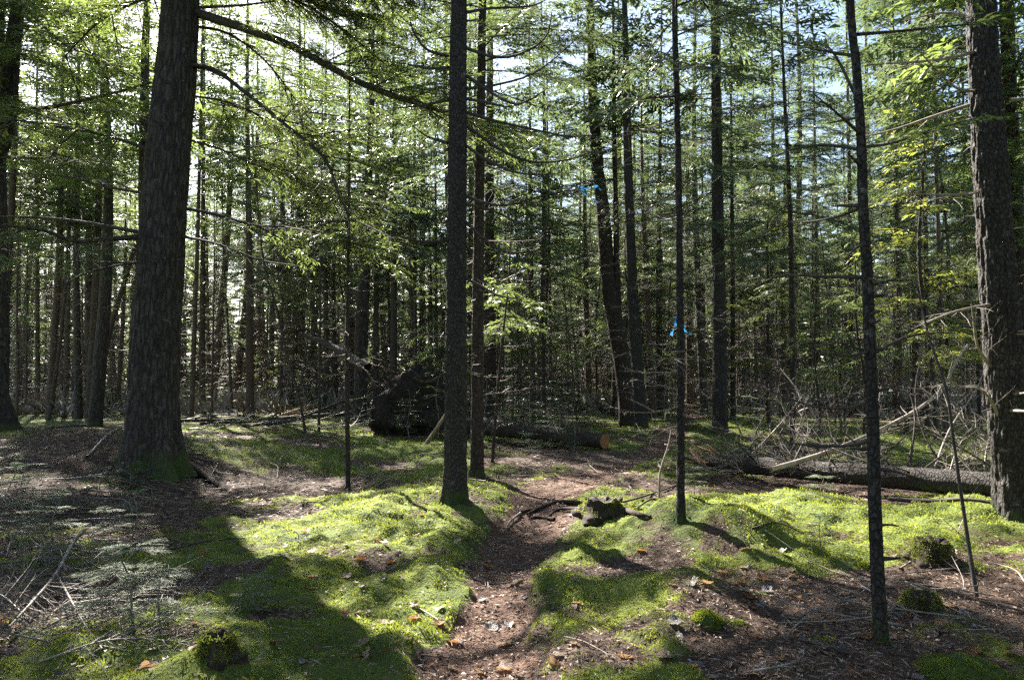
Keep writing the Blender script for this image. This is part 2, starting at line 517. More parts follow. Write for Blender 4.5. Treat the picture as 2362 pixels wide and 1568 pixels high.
FINE = dict(sp2=0.11, tl=0.62, sp3=0.030, l3=0.095, w3=0.0135, wood2=True)
MEDIUM = dict(sp2=0.13, tl=0.68, sp3=0.042, l3=0.13, w3=0.0195, wood2=False)
TWIGGY = dict(sp2=0.11, tl=0.68, sp3=0.032, l3=0.115, w3=0.0155, wood2=True)
COARSE = dict(sp2=0.18, tl=0.80, sp3=0.085, l3=0.25, w3=0.075, wood2=False)

def branch_geo(main, r0, r1, seed, live=True, style=FINE, k=7, start=0.12, sparse=0.0, droop=0.12, sides=4, twig_r=0.0035, dead_dense=1.0, dead_len=0.45, tert=2):
    """a branch along main: returns wood (V,F), leaves (V,F)"""
    rng = RNG(seed)
    main = np.asarray(main, float)
    mp = smooth_poly(main, k)
    W = Geo()
    V, Q = tubes(mp[None], np.linspace(r0, r1, k)[None], sides)
    W.add(V, Q)
    _, _, L = poly_at(mp, [0, 1])
    up0 = np.array([0, 0, 1.0])
    sp2 = style['sp2'] if live else 0.14 / dead_dense
    n2 = max(3, int(L * (1 - start) / sp2 * 2))
    t2 = start + (1 - start) * (np.arange(n2) + rng.uniform(0, 0.9, n2)) / n2
    P2, T2, _ = poly_at(mp, t2)
    side = norm(np.cross(T2, up0)) * np.where(np.arange(n2) % 2, 1, -1)[:, None]
    a = rng.uniform(0.75, 1.15, n2)[:, None]
    D2 = norm(np.cos(a) * T2 + np.sin(a) * side + up0 * rng.normal(0, 0.13 if live else 0.28, n2)[:, None] + rng.normal(0, 0.10, (n2, 3)))
    base_len = (style['tl'] if live else dead_len) * min(1.0, 0.35 + L * 0.42)
    len2 = base_len * ((1 - t2) ** 0.65 + 0.12) * np.minimum(1, (t2 - start) * 4 + 0.45) * rng.uniform(0.55, 1.2, n2)
    s = np.linspace(0, 1, 4)[None, :, None]
    bend = -droop if live else rng.normal(0.05, 0.18, n2)[:, None, None]
    TP = P2[:, None] + D2[:, None] * s * len2[:, None, None] + up0 * bend * (s ** 2) * len2[:, None, None] + T2[:, None] * 0.12 * (s ** 2) * len2[:, None, None]
    Lf = (np.zeros((0, 3)), np.zeros((0, 3), int))
    if live:
        if style['wood2']:
            V, Q = tubes(TP[:, [0, 3]], np.array([[twig_r, twig_r * 0.35]]).repeat(n2, 0), 3)
            W.add(V, Q)
        m = np.maximum(2, (len2 / style['sp3']).astype(int) * 2)
        idx = np.repeat(np.arange(n2), m)
        loc = np.concatenate([np.arange(q) for q in m])
        u = (loc + rng.uniform(0, 1, len(loc))) / m[idx]
        keep = rng.random(len(idx)) > sparse
        last = loc == m[idx] - 1
        u[last] = 0.97
        fi = u * 3
        i0 = np.clip(fi.astype(int), 0, 2)
        fr = (fi - i0)[:, None]
        P3 = TP[idx, i0] * (1 - fr) + TP[idx, i0 + 1] * fr
        T3 = norm(TP[idx, i0 + 1] - TP[idx, i0])
        nrm = norm(np.cross(T3, np.cross(up0, T3)) + rng.normal(0, 0.22, (len(idx), 3)))
        sd = norm(np.cross(T3, nrm)) * np.where(loc % 2, 1, -1)[:, None]
        b = rng.uniform(0.55, 1.0, len(idx))[:, None]
        b[last] = 0.05
        D3 = norm(np.cos(b) * T3 + np.sin(b) * sd + rng.normal(0, 0.10, (len(idx), 3)))
        l3 = style['l3'] * rng.uniform(0.6, 1.2, len(idx)) * (1.1 - 0.45 * u)
        w3 = style['w3'] * rng.uniform(0.75, 1.25, len(idx))
        P3, D3, nrm, l3, w3 = P3[keep], D3[keep], nrm[keep], l3[keep], w3[keep]
        Lf = kites(P3, D3, nrm, l3, w3)
    else:
        V, Q = tubes(TP[:, [0, 2, 3]], np.array([[1.0, 0.6, 0.2]]) * twig_r * rng.uniform(0.6, 1.2, n2)[:, None], 3)
        W.add(V, Q)
        m3 = tert
        idx = np.repeat(np.arange(n2), m3)
        u = rng.uniform(0.2, 0.95, len(idx))
        fi = u * 3
        i0 = np.clip(fi.astype(int), 0, 2)
        fr = (fi - i0)[:, None]
        P3 = TP[idx, i0] * (1 - fr) + TP[idx, i0 + 1] * fr
        T3 = norm(TP[idx, i0 + 1] - TP[idx, i0])
        D3 = norm(T3 + rng.normal(0, 0.65, T3.shape))
        l3 = len2[idx] * rng.uniform(0.2, 0.5, len(idx))
        Q3 = np.stack([P3, P3 + D3 * l3[:, None]], 1)
        V, Q = tubes(Q3, np.array([[0.55, 0.15]]).repeat(len(idx), 0) * twig_r, 3)
        W.add(V, Q)
    Wv = np.vstack(W.V)
    Wf = np.vstack([f for f, _, _ in W.F])
    return (Wv, Wf), Lf

# branch templates: along +X, z up
def live_axis(L, rise, sag):
    x = np.linspace(0, 1, 6)
    return np.stack([x * L, 0 * x, (rise * x - sag * x * x) * L], -1)

LENS = (0.5, 0.9, 1.4, 2.0, 2.7)
TEMPL = {}
def templ(stylename, L, live=True, var=0):
    i = int(np.argmin([abs(l - L) for l in LENS]))
    key = (stylename, i, live, var)
    if key not in TEMPL:
        st = dict(fine=FINE, medium=MEDIUM, coarse=COARSE, twiggy=TWIGGY)[stylename]
        l = LENS[i]
        rg = RNG(100 + i * 7 + var * 31 + (0 if live else 1000))
        if live:
            ax = live_axis(l, rg.uniform(-0.05, 0.12), rg.uniform(0.0, 0.22))
            TEMPL[key] = branch_geo(ax, 0.006 + 0.005 * l, 0.002, 300 + i * 11 + var, True, st, k=5, sides=3, sparse=0.12)
        else:
            x = np.linspace(0, 1, 6)
            dp, q = rg.uniform(-0.25, -0.02), rg.uniform(0.05, 0.5)
            ax = np.stack([x * l, rg.normal(0, 0.05) * np.sin(x * 3) * l, (dp * x + q * x ** 2.4) * l], -1)
            TEMPL[key] = branch_geo(ax, 0.005 + 0.0045 * l, 0.0015, 500 + i * 13 + var, False, st, k=6, sides=3, dead_dense=0.7, twig_r=0.006)
    return TEMPL[key], LENS[i]

def xform(V, az, pitch, sc, pos, roll=0.0):
    c, s = math.cos(roll), math.sin(roll)
    V = V * sc
    V = np.stack([V[:, 0], V[:, 1] * c - V[:, 2] * s, V[:, 1] * s + V[:, 2] * c], -1)
    c, s = math.cos(pitch), math.sin(pitch)
    V = np.stack([V[:, 0] * c - V[:, 2] * s, V[:, 1], V[:, 0] * s + V[:, 2] * c], -1)
    c, s = math.cos(az), math.sin(az)
    return np.stack([V[:, 0] * c - V[:, 1] * s, V[:, 0] * s + V[:, 1] * c, V[:, 2]], -1) + pos

# openings in the canopy: where sunlight reaches the floor (x, y, half sizes on the floor, how open)
OPEN = [(-1.6, 7.6, 1.35, 1.7, 1.0), (-0.25, 5.3, 0.6, 0.6, 1.0), (-0.75, 4.35, 0.30, 0.30, 0.95), (-0.25, 4.05, 0.55, 0.55, 1.0),
        (0.45, 6.3, 0.55, 0.75, 1.0), (2.3, 8.3, 1.9, 1.35, 1.0), (4.4, 7.9, 1.2, 0.7, 0.9), (-7.2, 17.5, 1.9, 3.2, 0.9),
        (-6.8, 24, 4.0, 3.0, 0.3), (-3.6, 7.4, 0.6, 0.6, 1.0), (-2.6, 4.75, 0.55, 0.35, 0.85), (0.5, 10.9, 0.9, 1.2, 0.8),
        (3.6, 19, 1.3, 4.0, 0.9), (6.6, 15.8, 2.0, 2.6, 0.9), (0.9, 4.6, 0.9, 0.6, 0.6), (3.2, 5.7, 1.0, 0.6, 0.4),
        (5.0, 10.6, 1.6, 0.8, 0.9), (-13, 27, 3.5, 4.5, 0.2), (2.9, 6.9, 0.6, 0.5, 0.5), (-2.9, 9.2, 0.6, 0.5, 0.6), (-0.75, 9.0, 0.8, 0.7, 0.9), (1.9, 10.4, 0.9, 1.2, 0.9), (3.1, 17.6, 1.6, 2.5, 0.8), (0.3, 16.6, 1.5, 2.2, 0.7), (-8.4, 21.0, 1.8, 3.0, 0.9), (-10.4, 26.0, 2.0, 3.0, 0.8)]

def sun_keep(P, rng):
    """thin shoots whose shadow would fall inside an opening"""
    k = P[:, 2] / SUNV[2]
    gx = P[:, 0] - SUNV[0] * k
    gy = P[:, 1] - SUNV[1] * k
    gx = gx + 0.18 * noise(gx / 0.5, gy / 0.5, 0, 71)
    gy = gy + 0.22 * noise(gx / 0.5, gy / 0.5, 4, 72)
    pr = np.zeros(len(P))
    for x, y, rx, ry, o in OPEN:
        q = ((gx - x) / rx) ** 2 + ((gy - y) / ry) ** 2
        pr = np.maximum(pr, o * (1 - sstep(0.75, 1.15, q)))
    pr = pr * sstep(-0.62, -0.28, noise(gx / 0.42, gy / 0.42, 1.5, 73) + 0.5 * noise(gx / 0.16, gy / 0.16, 2.5, 74))
    pr[P[:, 2] < 3.3] = 0
    return rng.random(len(P)) > pr

def crown_geo(H, hb, Lmax, seed, base=None, style_lo='fine', style_hi='coarse', zsplit=7.0, dead_lo=0.8, dead_n=22, rad=lambda z: 0.05,
              axis=lambda z: np.array([0, 0, z]), dens=1.0, sparse=0.0, wood_mat=1, low_len=None, dead_up=1.0):
    """live branches from hb to H, dead ones from dead_lo to hb; base = world place of the foot (enables the openings)"""
    rng = RNG(seed)
    G = Geo()
    lo, hi = [], []
    n = int((H - hb) / 0.17 * dens)
    for i in range(n):
        u = (i + rng.random()) / n
        z = hb + (H - hb) * u * 0.98
        L = (Lmax * min(1.0, (1 - u) ** 0.75 * 1.05) + 0.25) * rng.uniform(0.65, 1.15) * (0.65 + 0.35 * min(1, u * 6))
        st = style_lo if z < zsplit else style_hi
        (wd, lf), tl = templ(st, L, True, int(rng.integers(0, 4)))
        az = rng.uniform(0, 2 * math.pi)
        pitch = -0.22 + 0.55 * u + rng.normal(0, 0.10)
        pos = axis(z)
        roll = rng.normal(0, 0.2)
        sc = L / tl
        lv = xform(lf[0], az, pitch, sc, pos, roll)
        q = lv.reshape(-1, 3, 3)
        if sparse > 0:
            q = q[rng.random(len(q)) > sparse]
        if base is not None and len(q):
            q = q[sun_keep(q[:, 0] + np.asarray(base), rng)]
        if len(q) > 0:
            G.add(q.reshape(-1, 3), np.arange(len(q) * 3).reshape(-1, 3), 0, False)
        if len(q) > 0.15 * len(lf[1]):
            G.add(xform(wd[0], az, pitch, sc, pos, roll), wd[1], wood_mat)
    for i in range(dead_n):
        u = (i + rng.random()) / max(1, dead_n)
        z = dead_lo + (hb + dead_up - dead_lo) * u
        L = (Lmax * (0.35 + 0.5 * u)) * rng.uniform(0.5, 1.1) if low_len is None else low_len * rng.uniform(0.4, 1.2)
        (wd, _), tl = templ('fine', L, False, int(rng.integers(0, 5)))
        G.add(xform(wd[0], rng.uniform(0, 2 * math.pi), rng.normal(0.0, 0.15), L / tl, axis(z), rng.normal(0, 0.3)), wd[1], wood_mat + 1)
    return G

def trunk_geo(axis_pts, radii, sides=10, rings=16, seed=1, ridge=0.0, ridge_f=6.0, zf=2.0, flare=0.0, flare_h=0.5, lobes=5, plate=None):
    """tapered stem along axis_pts with bark relief"""
    rng = RNG(seed)
    A = smooth_poly(axis_pts, rings)
    t = np.linspace(0, 1, rings)
    R = np.interp(t, np.linspace(0, 1, len(radii)), radii)
    T = norm(np.gradient(A, axis=0))
    X = norm(np.cross(T, np.array([0.0, 1.0, 0.0])))
    Yv = np.cross(T, X)
    th = np.arange(sides) * 2 * math.pi / sides
    z = A[:, 2] - A[0, 2]
    rr = R[:, None] * np.ones((1, sides))
    ph = rng.uniform(0, 6)
    if flare > 0:
        lob = 0.55 + 0.45 * np.cos(th * lobes + ph + 0.6 * np.sin(th * 2 + ph)) + 0.25 * np.cos(th * 2 + ph * 2)
        rr = rr * (1 + flare * np.exp(-z / flare_h)[:, None] * np.clip(lob, 0, 2)[None])
    cth, sth = np.cos(th)[None], np.sin(th)[None]
    big = noise(cth * 1.3 + 5, sth * 1.3, z[:, None] * 1.1, seed + 3)
    rr = rr * (1 + 0.05 * big)
    if ridge > 0:
        f = ridge_f
        wob = 0.5 * noise(cth * 2, sth * 2, z[:, None] * 3.0, seed + 4)
        if plate is None:                      # long furrows
            v = noise(cth * f + wob, sth * f + wob, z[:, None] * zf, seed + 5)
            v2 = noise(cth * f * 2.1, sth * f * 2.1, z[:, None] * zf * 2.7, seed + 6)
            rel = 1 - np.abs(v) * 1.8
            rr = rr - ridge * np.clip(rel, 0, 1) ** 2 + 0.35 * ridge * v2
        else:                                  # small scales
            v = noise(cth * f, sth * f, z[:, None] * zf, seed + 5)
            v2 = noise(cth * f * 2.3, sth * f * 2.3, z[:, None] * zf * 2.0, seed + 6)
            rr = rr + ridge * np.clip(v * 1.6, -1, 1) + 0.4 * ridge * v2
    V = A[:, None] + rr[:, :, None] * (cth[:, :, None] * X[:, None] + sth[:, :, None] * Yv[:, None])
    i = np.arange(rings - 1)[:, None] * sides
    s = np.arange(sides)[None]
    s2 = (s + 1) % sides
    Q = np.stack([i + s, i + s2, i + sides + s2, i + sides + s], -1).reshape(-1, 4)
    return V.reshape(-1, 3), Q

# ------------------------------------------------------------------ ground and path
def axis_grid(stops):
    out = [stops[0][0]]
    for (a, st), (b, _) in zip(stops[:-1], stops[1:]):
        n = max(1, int(round((b - a) / st)))
        out += list(a + (b - a) * (np.arange(n) + 1) / n)
    return np.array(out)

gx = axis_grid([(-160, 8), (-40, 1.5), (-12, 0.25), (-7, 0.08), (-4, 0.05), (4, 0.09), (7, 0.25), (12, 1.5), (40, 8), (160, 0)])
gy = axis_grid([(-40, 4), (0, 0.4), (2.8, 0.045), (9.5, 0.065), (14, 0.14), (24, 0.5), (50, 3), (220, 0)])
GX, GY = np.meshgrid(gx, gy)
MOSS = moss_amount(GX, GY)
GZ = height(GX, GY, MOSS)
nx, ny = len(gx), len(gy)
VV = np.stack([GX, GY, GZ], -1).reshape(-1, 3)
ii = (np.arange(ny - 1)[:, None] * nx + np.arange(nx - 1)[None]).ravel()
QQ = np.stack([ii, ii + 1, ii + nx + 1, ii + nx], -1)
fc = VV[QQ].mean(1)
pmask = path_dist(fc[:, 0], fc[:, 1]) + 0.22 * noise(fc[:, 0] / 0.16, fc[:, 1] / 0.16, 2.0, 44) < 1.0

def ground_piece(name, faces, matn='ground'):
    used = np.unique(faces)
    remap = np.full(len(VV), -1)
    remap[used] = np.arange(len(used))
    G = Geo()
    G.add(VV[used], remap[faces])
    me = G.mesh(name, [matn])
    a = me.attributes.new('moss', 'FLOAT', 'POINT')
    a.data.foreach_set('value', MOSS.ravel()[used].astype(np.float32))
    return tag(new_obj(name, me), kind='structure')

tag(ground_piece('ground', QQ[~pmask]), 'uneven forest floor of moss, needles and dead leaves')
tag(ground_piece('path', QQ[pmask], 'path'), 'trodden brown footpath of needles winding between the mosses')

# ------------------------------------------------------------------ trees
def tree_from_px(name, label, px, base_py, w_px, bark='bark_mid', H=15.0, hb=6.0, Lmax=1.6, seed=1, group=None, leaf='fir', hero=None,
                 top_w=None, crown=True, dead_n=22, dens=1.0, sparse=0.0, Y=None, low_len=None, dead_lo=0.8, style_lo='twiggy', zsplit=8.0, zlive=None):
    """px: [(x, y), ...] along the stem from the foot upward as measured in the photo; the stem goes on to height H"""
    b = gp(px[0][0], base_py) if Y is None else None
    if b is None:
        p = at(px[0][0], base_py, Y)
        b = np.array([p[0], Y, gz(p[0], Y)])
    d = b[1]
    pts = [b + np.array([0, 0, -0.12])]
    for (x, y) in px[1:]:
        q = at(x, y, d)
        pts.append(q)
    if pts[-1][2] < H:
        last = pts[-1]
        dirv = norm(pts[-1] - pts[max(0, len(pts) - 2)])
        dirv = norm(dirv * 0.6 + np.array([0, 0, 1.0]))
        for f in (0.5, 1.0):
            pts.append(last + dirv * (H - last[2]) * f)
    pts = np.array(pts)
    r = 0.5 * w_px / FPX * d
    zz = pts[:, 2] - pts[0, 2]
    prof = r * np.clip(1.06 - 0.9 * (zz / zz[-1]) ** 1.15, 0.08, 2)
    dense = smooth_poly(pts, 40)
    rad = np.interp(dense[:, 2], pts[:, 2], prof)
    root = thing(name, label, 'tree', b, group)
    G = Geo()
    h = dict(sides=10, rings=26)
    if hero:
        h.update(hero)
    V, Q = trunk_geo(dense, rad, seed=seed, **h)
    G.add(V, Q)
    new_obj('trunk', G.mesh(name + '_trunk', [bark], b), root)
    def axis(z):
        zz_ = z + b[2]
        return np.array([np.interp(zz_, dense[:, 2], dense[:, i]) for i in range(3)]) - b
    if crown:
        cg = crown_geo(H - b[2], hb, Lmax, seed * 7 + 3, b, style_lo, 'coarse', zsplit, dead_lo, dead_n, axis=axis, dens=dens, sparse=sparse, low_len=low_len)
        new_obj('crown', cg.mesh(name + '_crown', [leaf, 'twig_dark', 'twig']), root)
    root['foot'] = [float(v) for v in b]
    return root, b, axis

def add_branch(root, b, pts, r0, r1, seed, live=False, leaf='hemlock', style=FINE, name='branch', woodm='twig_dark', sides=6, k=14, sparse=0.0, dead_dense=0.8,
               dead_len=0.45, start=0.2, twig_r=0.0035, droop=0.12, label=None, boughs=0, bl=1.0):
    wd, lf = branch_geo(np.asarray(pts), r0, r1, seed, live, style, k=k, sides=sides, sparse=sparse, dead_dense=dead_dense, dead_len=dead_len, start=start, twig_r=twig_r, droop=droop)
    G = Geo()
    G.add(wd[0], wd[1], 0)
    if live and len(lf[0]):
        q = lf[0].reshape(-1, 3, 3)
        q = q[sun_keep(q[:, 0], RNG(seed + 5))]
        if len(q):
            G.add(q.reshape(-1, 3), np.arange(len(q) * 3).reshape(-1, 3), 1, False)
    if boughs:
        rng = RNG(seed + 9)
        mp = smooth_poly(np.asarray(pts), 20)
        n = int(boughs)
        P, Tg, L = poly_at(mp, start + (1.0 - start) * (np.arange(n) + rng.random(n)) / n)
        for j in range(n):
            l = rng.uniform(0.7, 1.5) * bl
            tp, tl = templ('fine', l, True, int(rng.integers(0, 4)))
            az = math.atan2(Tg[j][1], Tg[j][0]) + (1 if j % 2 else -1) * rng.uniform(0.4, 1.2)
            pit, ro = rng.normal(-0.22, 0.15), rng.normal(0, 0.2)
            lv = xform(tp[1][0], az, pit, l / tl, P[j], ro).reshape(-1, 3, 3)
            n0 = len(lv)
            lv = lv[sun_keep(lv[:, 0], rng)]
            if len(lv) > 0.45 * n0:
                G.add(lv.reshape(-1, 3), np.arange(len(lv) * 3).reshape(-1, 3), 1, False)
                G.add(xform(tp[0][0], az, pit, l / tl, P[j], ro), tp[0][1], 0)
    o = new_obj(name, G.mesh(name, [woodm, leaf] if live else [woodm], b), root)
    if label:
        o['label'] = label
    return o

def limb_px(px, d0, d1):
    n = len(px)
    return np.array([at(x, y, d0 + (d1 - d0) * i / (n - 1)) for i, (x, y) in enumerate(px)])

# --- the big hemlock by the left
big, bb, bax = tree_from_px('hemlock_tree', 'massive hemlock with furrowed grey bark and a flared root base', [(345, 1085), (356, 850), (371, 600), (392, 300), (416, 0)], 1085, 108,
    'bark_big', H=20, hb=7.4, Lmax=3.8, seed=11, leaf='hemlock', dead_n=4, dead_lo=6.6, dens=2.2,
    hero=dict(sides=130, rings=340, ridge=0.022, ridge_f=9.0, zf=2.2, flare=0.95, flare_h=0.40, lobes=5))
D = bb[1]
for i, (px, r0, r1, d1, live, sp) in enumerate([
        ([(462, 28), (520, 52), (590, 75), (680, 110), (760, 155), (850, 200), (950, 235), (1040, 262), (1150, 300)], 0.068, 0.028, D - 0.6, True, 0.3),
        ([(450, 150), (500, 165), (580, 225), (660, 290), (730, 345), (762, 390), (776, 440), (805, 500), (803, 548)], 0.036, 0.010, D - 1.2, True, 0.35),
        ([(455, 18), (540, 14), (632, 4)], 0.026, 0.012, D - 0.4, False, 0),
        ([(430, 150), (480, 154), (522, 172)], 0.025, 0.014, D - 0.5, False, 0),
        ([(420, 478), (500, 495), (590, 520), (700, 526), (800, 560)], 0.026, 0.008, D + 0.8, True, 0.15),
        ([(415, 542), (500, 563), (600, 600), (680, 612)], 0.022, 0.006, D - 0.5, False, 0),
        ([(345, 295), (325, 288), (305, 286)], 0.022, 0.010, D - 0.4, False, 0),
        ([(360, 135), (350, 112), (347, 98)], 0.012, 0.005, D - 0.3, False, 0),
        ([(450, -60), (560, -40), (700, 10), (820, 90)], 0.040, 0.012, D + 0.6, True, 0.1),
        ([(455, 60), (530, 80), (620, 150), (710, 270)], 0.026, 0.008, D + 1.6, True, 0.15),
        ([(440, 220), (520, 235), (600, 270), (690, 340)], 0.022, 0.007, D + 1.9, True, 0.15),
        ([(450, -110), (620, -90), (800, -50), (960, 40)], 0.040, 0.012, D + 1.2, True, 0.1),
        ([(430, -20), (330, 0), (230, 50), (150, 130)], 0.030, 0.010, D + 1.4, True, 0.1),
        ([(430, -140), (560, -150), (700, -120), (900, -70)], 0.040, 0.012, D - 0.8, True, 0.1),
        ([(440, 320), (510, 345), (600, 385), (720, 420), (800, 470)], 0.020, 0.006, D + 1.0, True, 0.2),
        ([(420, 600), (470, 640), (560, 660), (640, 640)], 0.013, 0.004, D + 0.4, False, 0),
        ([(330, 545), (240, 552), (170, 556), (95, 530), (0, 520)], 0.046, 0.016, D - 1.4, True, 0.8),
        ([(330, 540), (200, 514), (90, 502), (-20, 500)], 0.032, 0.012, D + 0.5, False, 0.4),
        ([(340, 450), (240, 430), (150, 407), (0, 400)], 0.024, 0.008, D + 0.9, False, 0.3),
        ([(345, 352), (270, 320), (180, 300), (30, 276)], 0.026, 0.009, D - 0.4, True, 0.7),
        ([(335, 600), (210, 625), (150, 655), (90, 668), (0, 664)], 0.016, 0.006, D - 1.0, False, 0),
        ([(335, 605), (200, 604), (90, 590), (-10, 572)], 0.018, 0.006, D + 1.1, False, 0)]):
    p = limb_px(px, D, d1)
    p[0] = p[0] * 0.7 + 0.3 * (bax(p[0][2] - bb[2]) + bb)
    add_branch(big, bb, p, r0, r1, 900 + i, live, 'hemlock', FINE, sparse=sp, twig_r=0.005, dead_len=0.5, dead_dense=0.5, start=0.22, droop=0.25, boughs=0 if not live else (30 - 24 * sp) if px[-1][0] > 350 else (12 - 10 * sp), bl=1.15)
# exposed root from its foot
add_branch(big, bb, np.array([gp(x, y) + (0, 0, dz) for x, y, dz in ((400, 1075, 0.10), (440, 1090, 0.08), (480, 1112, 0.06), (520, 1132, 0.0))]), 0.09, 0.03, 5, False, name='root', woodm='rotten', sides=8, dead_dense=0.02, dead_len=0.02)

# --- the tree cut by the left edge: curved stem
lt, lb, lax = tree_from_px('hemlock_tree', 'curved dark hemlock with a swollen mossy foot at the bank', [(-12, 1000), (-45, 800), (-60, 600), (-35, 420), (8, 300), (22, 180), (42, 0)], 1000, 78,
    'bark_big', H=10.5, hb=5.8, Lmax=3.0, seed=23, leaf='hemlock', dead_n=6, dead_lo=5.0, dens=1.5,
    hero=dict(sides=80, rings=240, ridge=0.018, ridge_f=7.0, zf=2.2, flare=0.7, flare_h=0.5, lobes=4))
D = lb[1]
for i, (px, r0, r1, d1, sp) in enumerate([
        ([(22, 262), (80, 252), (130, 245), (250, 218), (350, 190)], 0.055, 0.014, D - 1.0, 0.75),
        ([(45, 0), (130, 90), (200, 125), (320, 185)], 0.036, 0.010, D - 1.2, 0.2),
        ([(-20, 362), (90, 366), (170, 370), (310, 358)], 0.024, 0.008, D - 1.5, 0.8),
        ([(30, 120), (120, 150), (210, 205), (300, 300)], 0.024, 0.008, D + 0.6, 0.2),
        ([(10, 300), (60, 335), (130, 360), (220, 430)], 0.018, 0.006, D - 0.6, 0.35)]):
    add_branch(lt, lb, limb_px(px, D, d1), r0, r1, 950 + i, True, 'hemlock', FINE, sparse=sp, twig_r=0.004, start=0.12, droop=0.2, boughs=8 - 6 * sp)

# --- the spruce beside the path
ct, cb, cax = tree_from_px('spruce_tree', 'straight scaly-barked spruce standing at the path edge, bare curved branches', [(1050, 1155), (1051, 850), (1053, 500), (1056, 200), (1058, 0)], 1155, 50,
    'bark_spruce', H=15, hb=6.2, Lmax=2.2, seed=31, leaf='fir', crown=True, dead_n=0,
    hero=dict(sides=90, rings=420, ridge=0.0065, ridge_f=13.0, zf=30.0, flare=0.75, flare_h=0.15, lobes=5, plate=1))
D = cb[1]
CB = [([(1072, 110), (1130, 130), (1180, 131), (1230, 110), (1262, 80), (1272, 30)], D - 0.7),
      ([(1075, 175), (1134, 215), (1184, 240), (1219, 232), (1262, 205)], D - 0.5),
      ([(1072, 228), (1120, 236), (1165, 246), (1205, 240)], D - 0.8),
      ([(1075, 260), (1144, 280), (1234, 300), (1309, 315), (1360, 312)], D - 0.2),
      ([(1075, 290), (1144, 340), (1209, 370), (1264, 375), (1324, 365), (1375, 345)], D + 0.5),
      ([(1072, 335), (1134, 375), (1199, 400), (1284, 402)], D - 0.9),
      ([(1069, 450), (1124, 470), (1174, 473), (1249, 452), (1335, 436)], D - 0.6),
      ([(1072, 510), (1110, 545), (1160, 580), (1230, 580), (1300, 560)], D - 0.4),
      ([(1070, 470), (1140, 488), (1200, 515), (1268, 530)], D + 0.8),
      ([(1034, 130), (984, 115), (954, 75), (944, 40)], D - 0.5),
      ([(1034, 156), (985, 158), (940, 150)], D + 0.4),
      ([(1034, 232), (970, 244), (910, 250)], D - 0.8),
      ([(1032, 330), (985, 315), (950, 290)], D + 0.5),
      ([(1030, 555), (970, 556), (900, 540)], D - 0.6),
      ([(1072, 30), (1130, 20), (1220, 15), (1260, 0)], D - 0.3),
      ([(1075, 205), (1150, 195), (1240, 165), (1330, 90)], D + 0.8),
      ([(1030, 860), (985, 880), (950, 870)], D - 0.3),
      ([(1070, 640), (1110, 660), (1145, 680), (1190, 690)], D - 0.5)]
for i, (px, d1) in enumerate(CB):
    p = limb_px(px, D, d1)
    add_branch(ct, cb, p, 0.021, 0.006, 1000 + i, False, woodm='twig_dark', dead_dense=0.5, dead_len=0.6, start=0.3, twig_r=0.0035, k=12)

# --- stems measured in the photo: (points foot-up), foot y, width px, options
def T(label, px, by, w, **kw):
    kw.setdefault('name', 'spruce_tree')
    nm = kw.pop('name')
    return tree_from_px(nm, label, px, by, w, **kw)
H1 = dict(sides=40, rings=220, ridge=0.005, ridge_f=10, zf=18.0, flare=0.8, flare_h=0.13, plate=1)
H2 = dict(sides=24, rings=90, ridge=0.005, ridge_f=7, zf=8.0, flare=0.35, flare_h=0.2, plate=1)
T('brown-barked spruce just behind the path-edge spruce', [(1100, 1100), (1101, 800), (1106, 400), (1112, 0)], 1100, 28, seed=41, H=14, hb=4.4, Lmax=2.0, dens=1.3, hero=H1, bark='bark_mid', dead_n=26, low_len=0.9)
T('stout dark spruce rising behind the sawn log', [(1130, 985), (1129, 600), (1130, 100)], 985, 29, seed=43, H=16, hb=4.0, Lmax=2.5, dens=1.3, hero=H2, bark='bark_mid', leaf='hemlock')
T('thin reddish fir pole in the twiggy hollow', [(803, 1128), (800, 850), (804, 500), (806, 200)], 1128, 11, name='fir_tree', seed=45, H=6.8, hb=3.4, Lmax=1.0, hero=dict(sides=14, rings=80, ridge=0.002, ridge_f=5, zf=14, plate=1), bark='bark_mid', dead_n=16, low_len=0.8, style_lo='fine')
sapl = T('leaning fir sapling with bright backlit boughs in front of the sawn log', [(1134, 1065), (1147, 900), (1160, 766), (1172, 660)], 1065, 8, name='fir_tree', seed=47, H=4.3, hb=2.3, Lmax=1.15, hero=dict(sides=12, rings=60, ridge=0.002, ridge_f=5, zf=14, plate=1), dead_n=12, low_len=0.5, style_lo='fine', leaf='hemlock', dens=1.6)
T('slender upright fir pole beside the leaning sapling', [(1161, 1007), (1160, 850), (1164, 650)], 1007, 5, name='fir_tree', seed=48, H=5.5, hb=2.5, Lmax=0.9, dead_n=14, low_len=0.6)
T('tall broken-topped dark trunk leaning behind two straight spruces', [(1450, 950), (1437, 850), (1405, 661), (1389, 480), (1378, 380), (1368, 250)], 952, 40, seed=51, H=17, hb=7.0, Lmax=2.2, hero=H2, bark='bark_mid', Y=22.0, dead_n=26)
T('narrow spruce with a mossy foot, near the log’s sawn end', [(1439, 986), (1432, 850), (1424, 661), (1418, 400), (1413, 0)], 986, 18, seed=53, H=14, hb=4.6, Lmax=1.8, hero=H2, dead_n=30, low_len=1.0)
T('straight grey spruce right of the narrow one, near the log’s sawn end', [(1480, 989), (1470, 850), (1458, 661), (1449, 400), (1440, 0)], 989, 28, seed=55, H=16, hb=5.0, Lmax=2.3, hero=H2, bark='bark_spruce', dead_n=24)
T('dark crooked spruce with broken limbs, beyond the path bend', [(1521, 925), (1519, 661), (1521, 400), (1526, 0)], 930, 15, seed=57, H=15, hb=4.5, Lmax=2.2, hero=H2, Y=27.0)
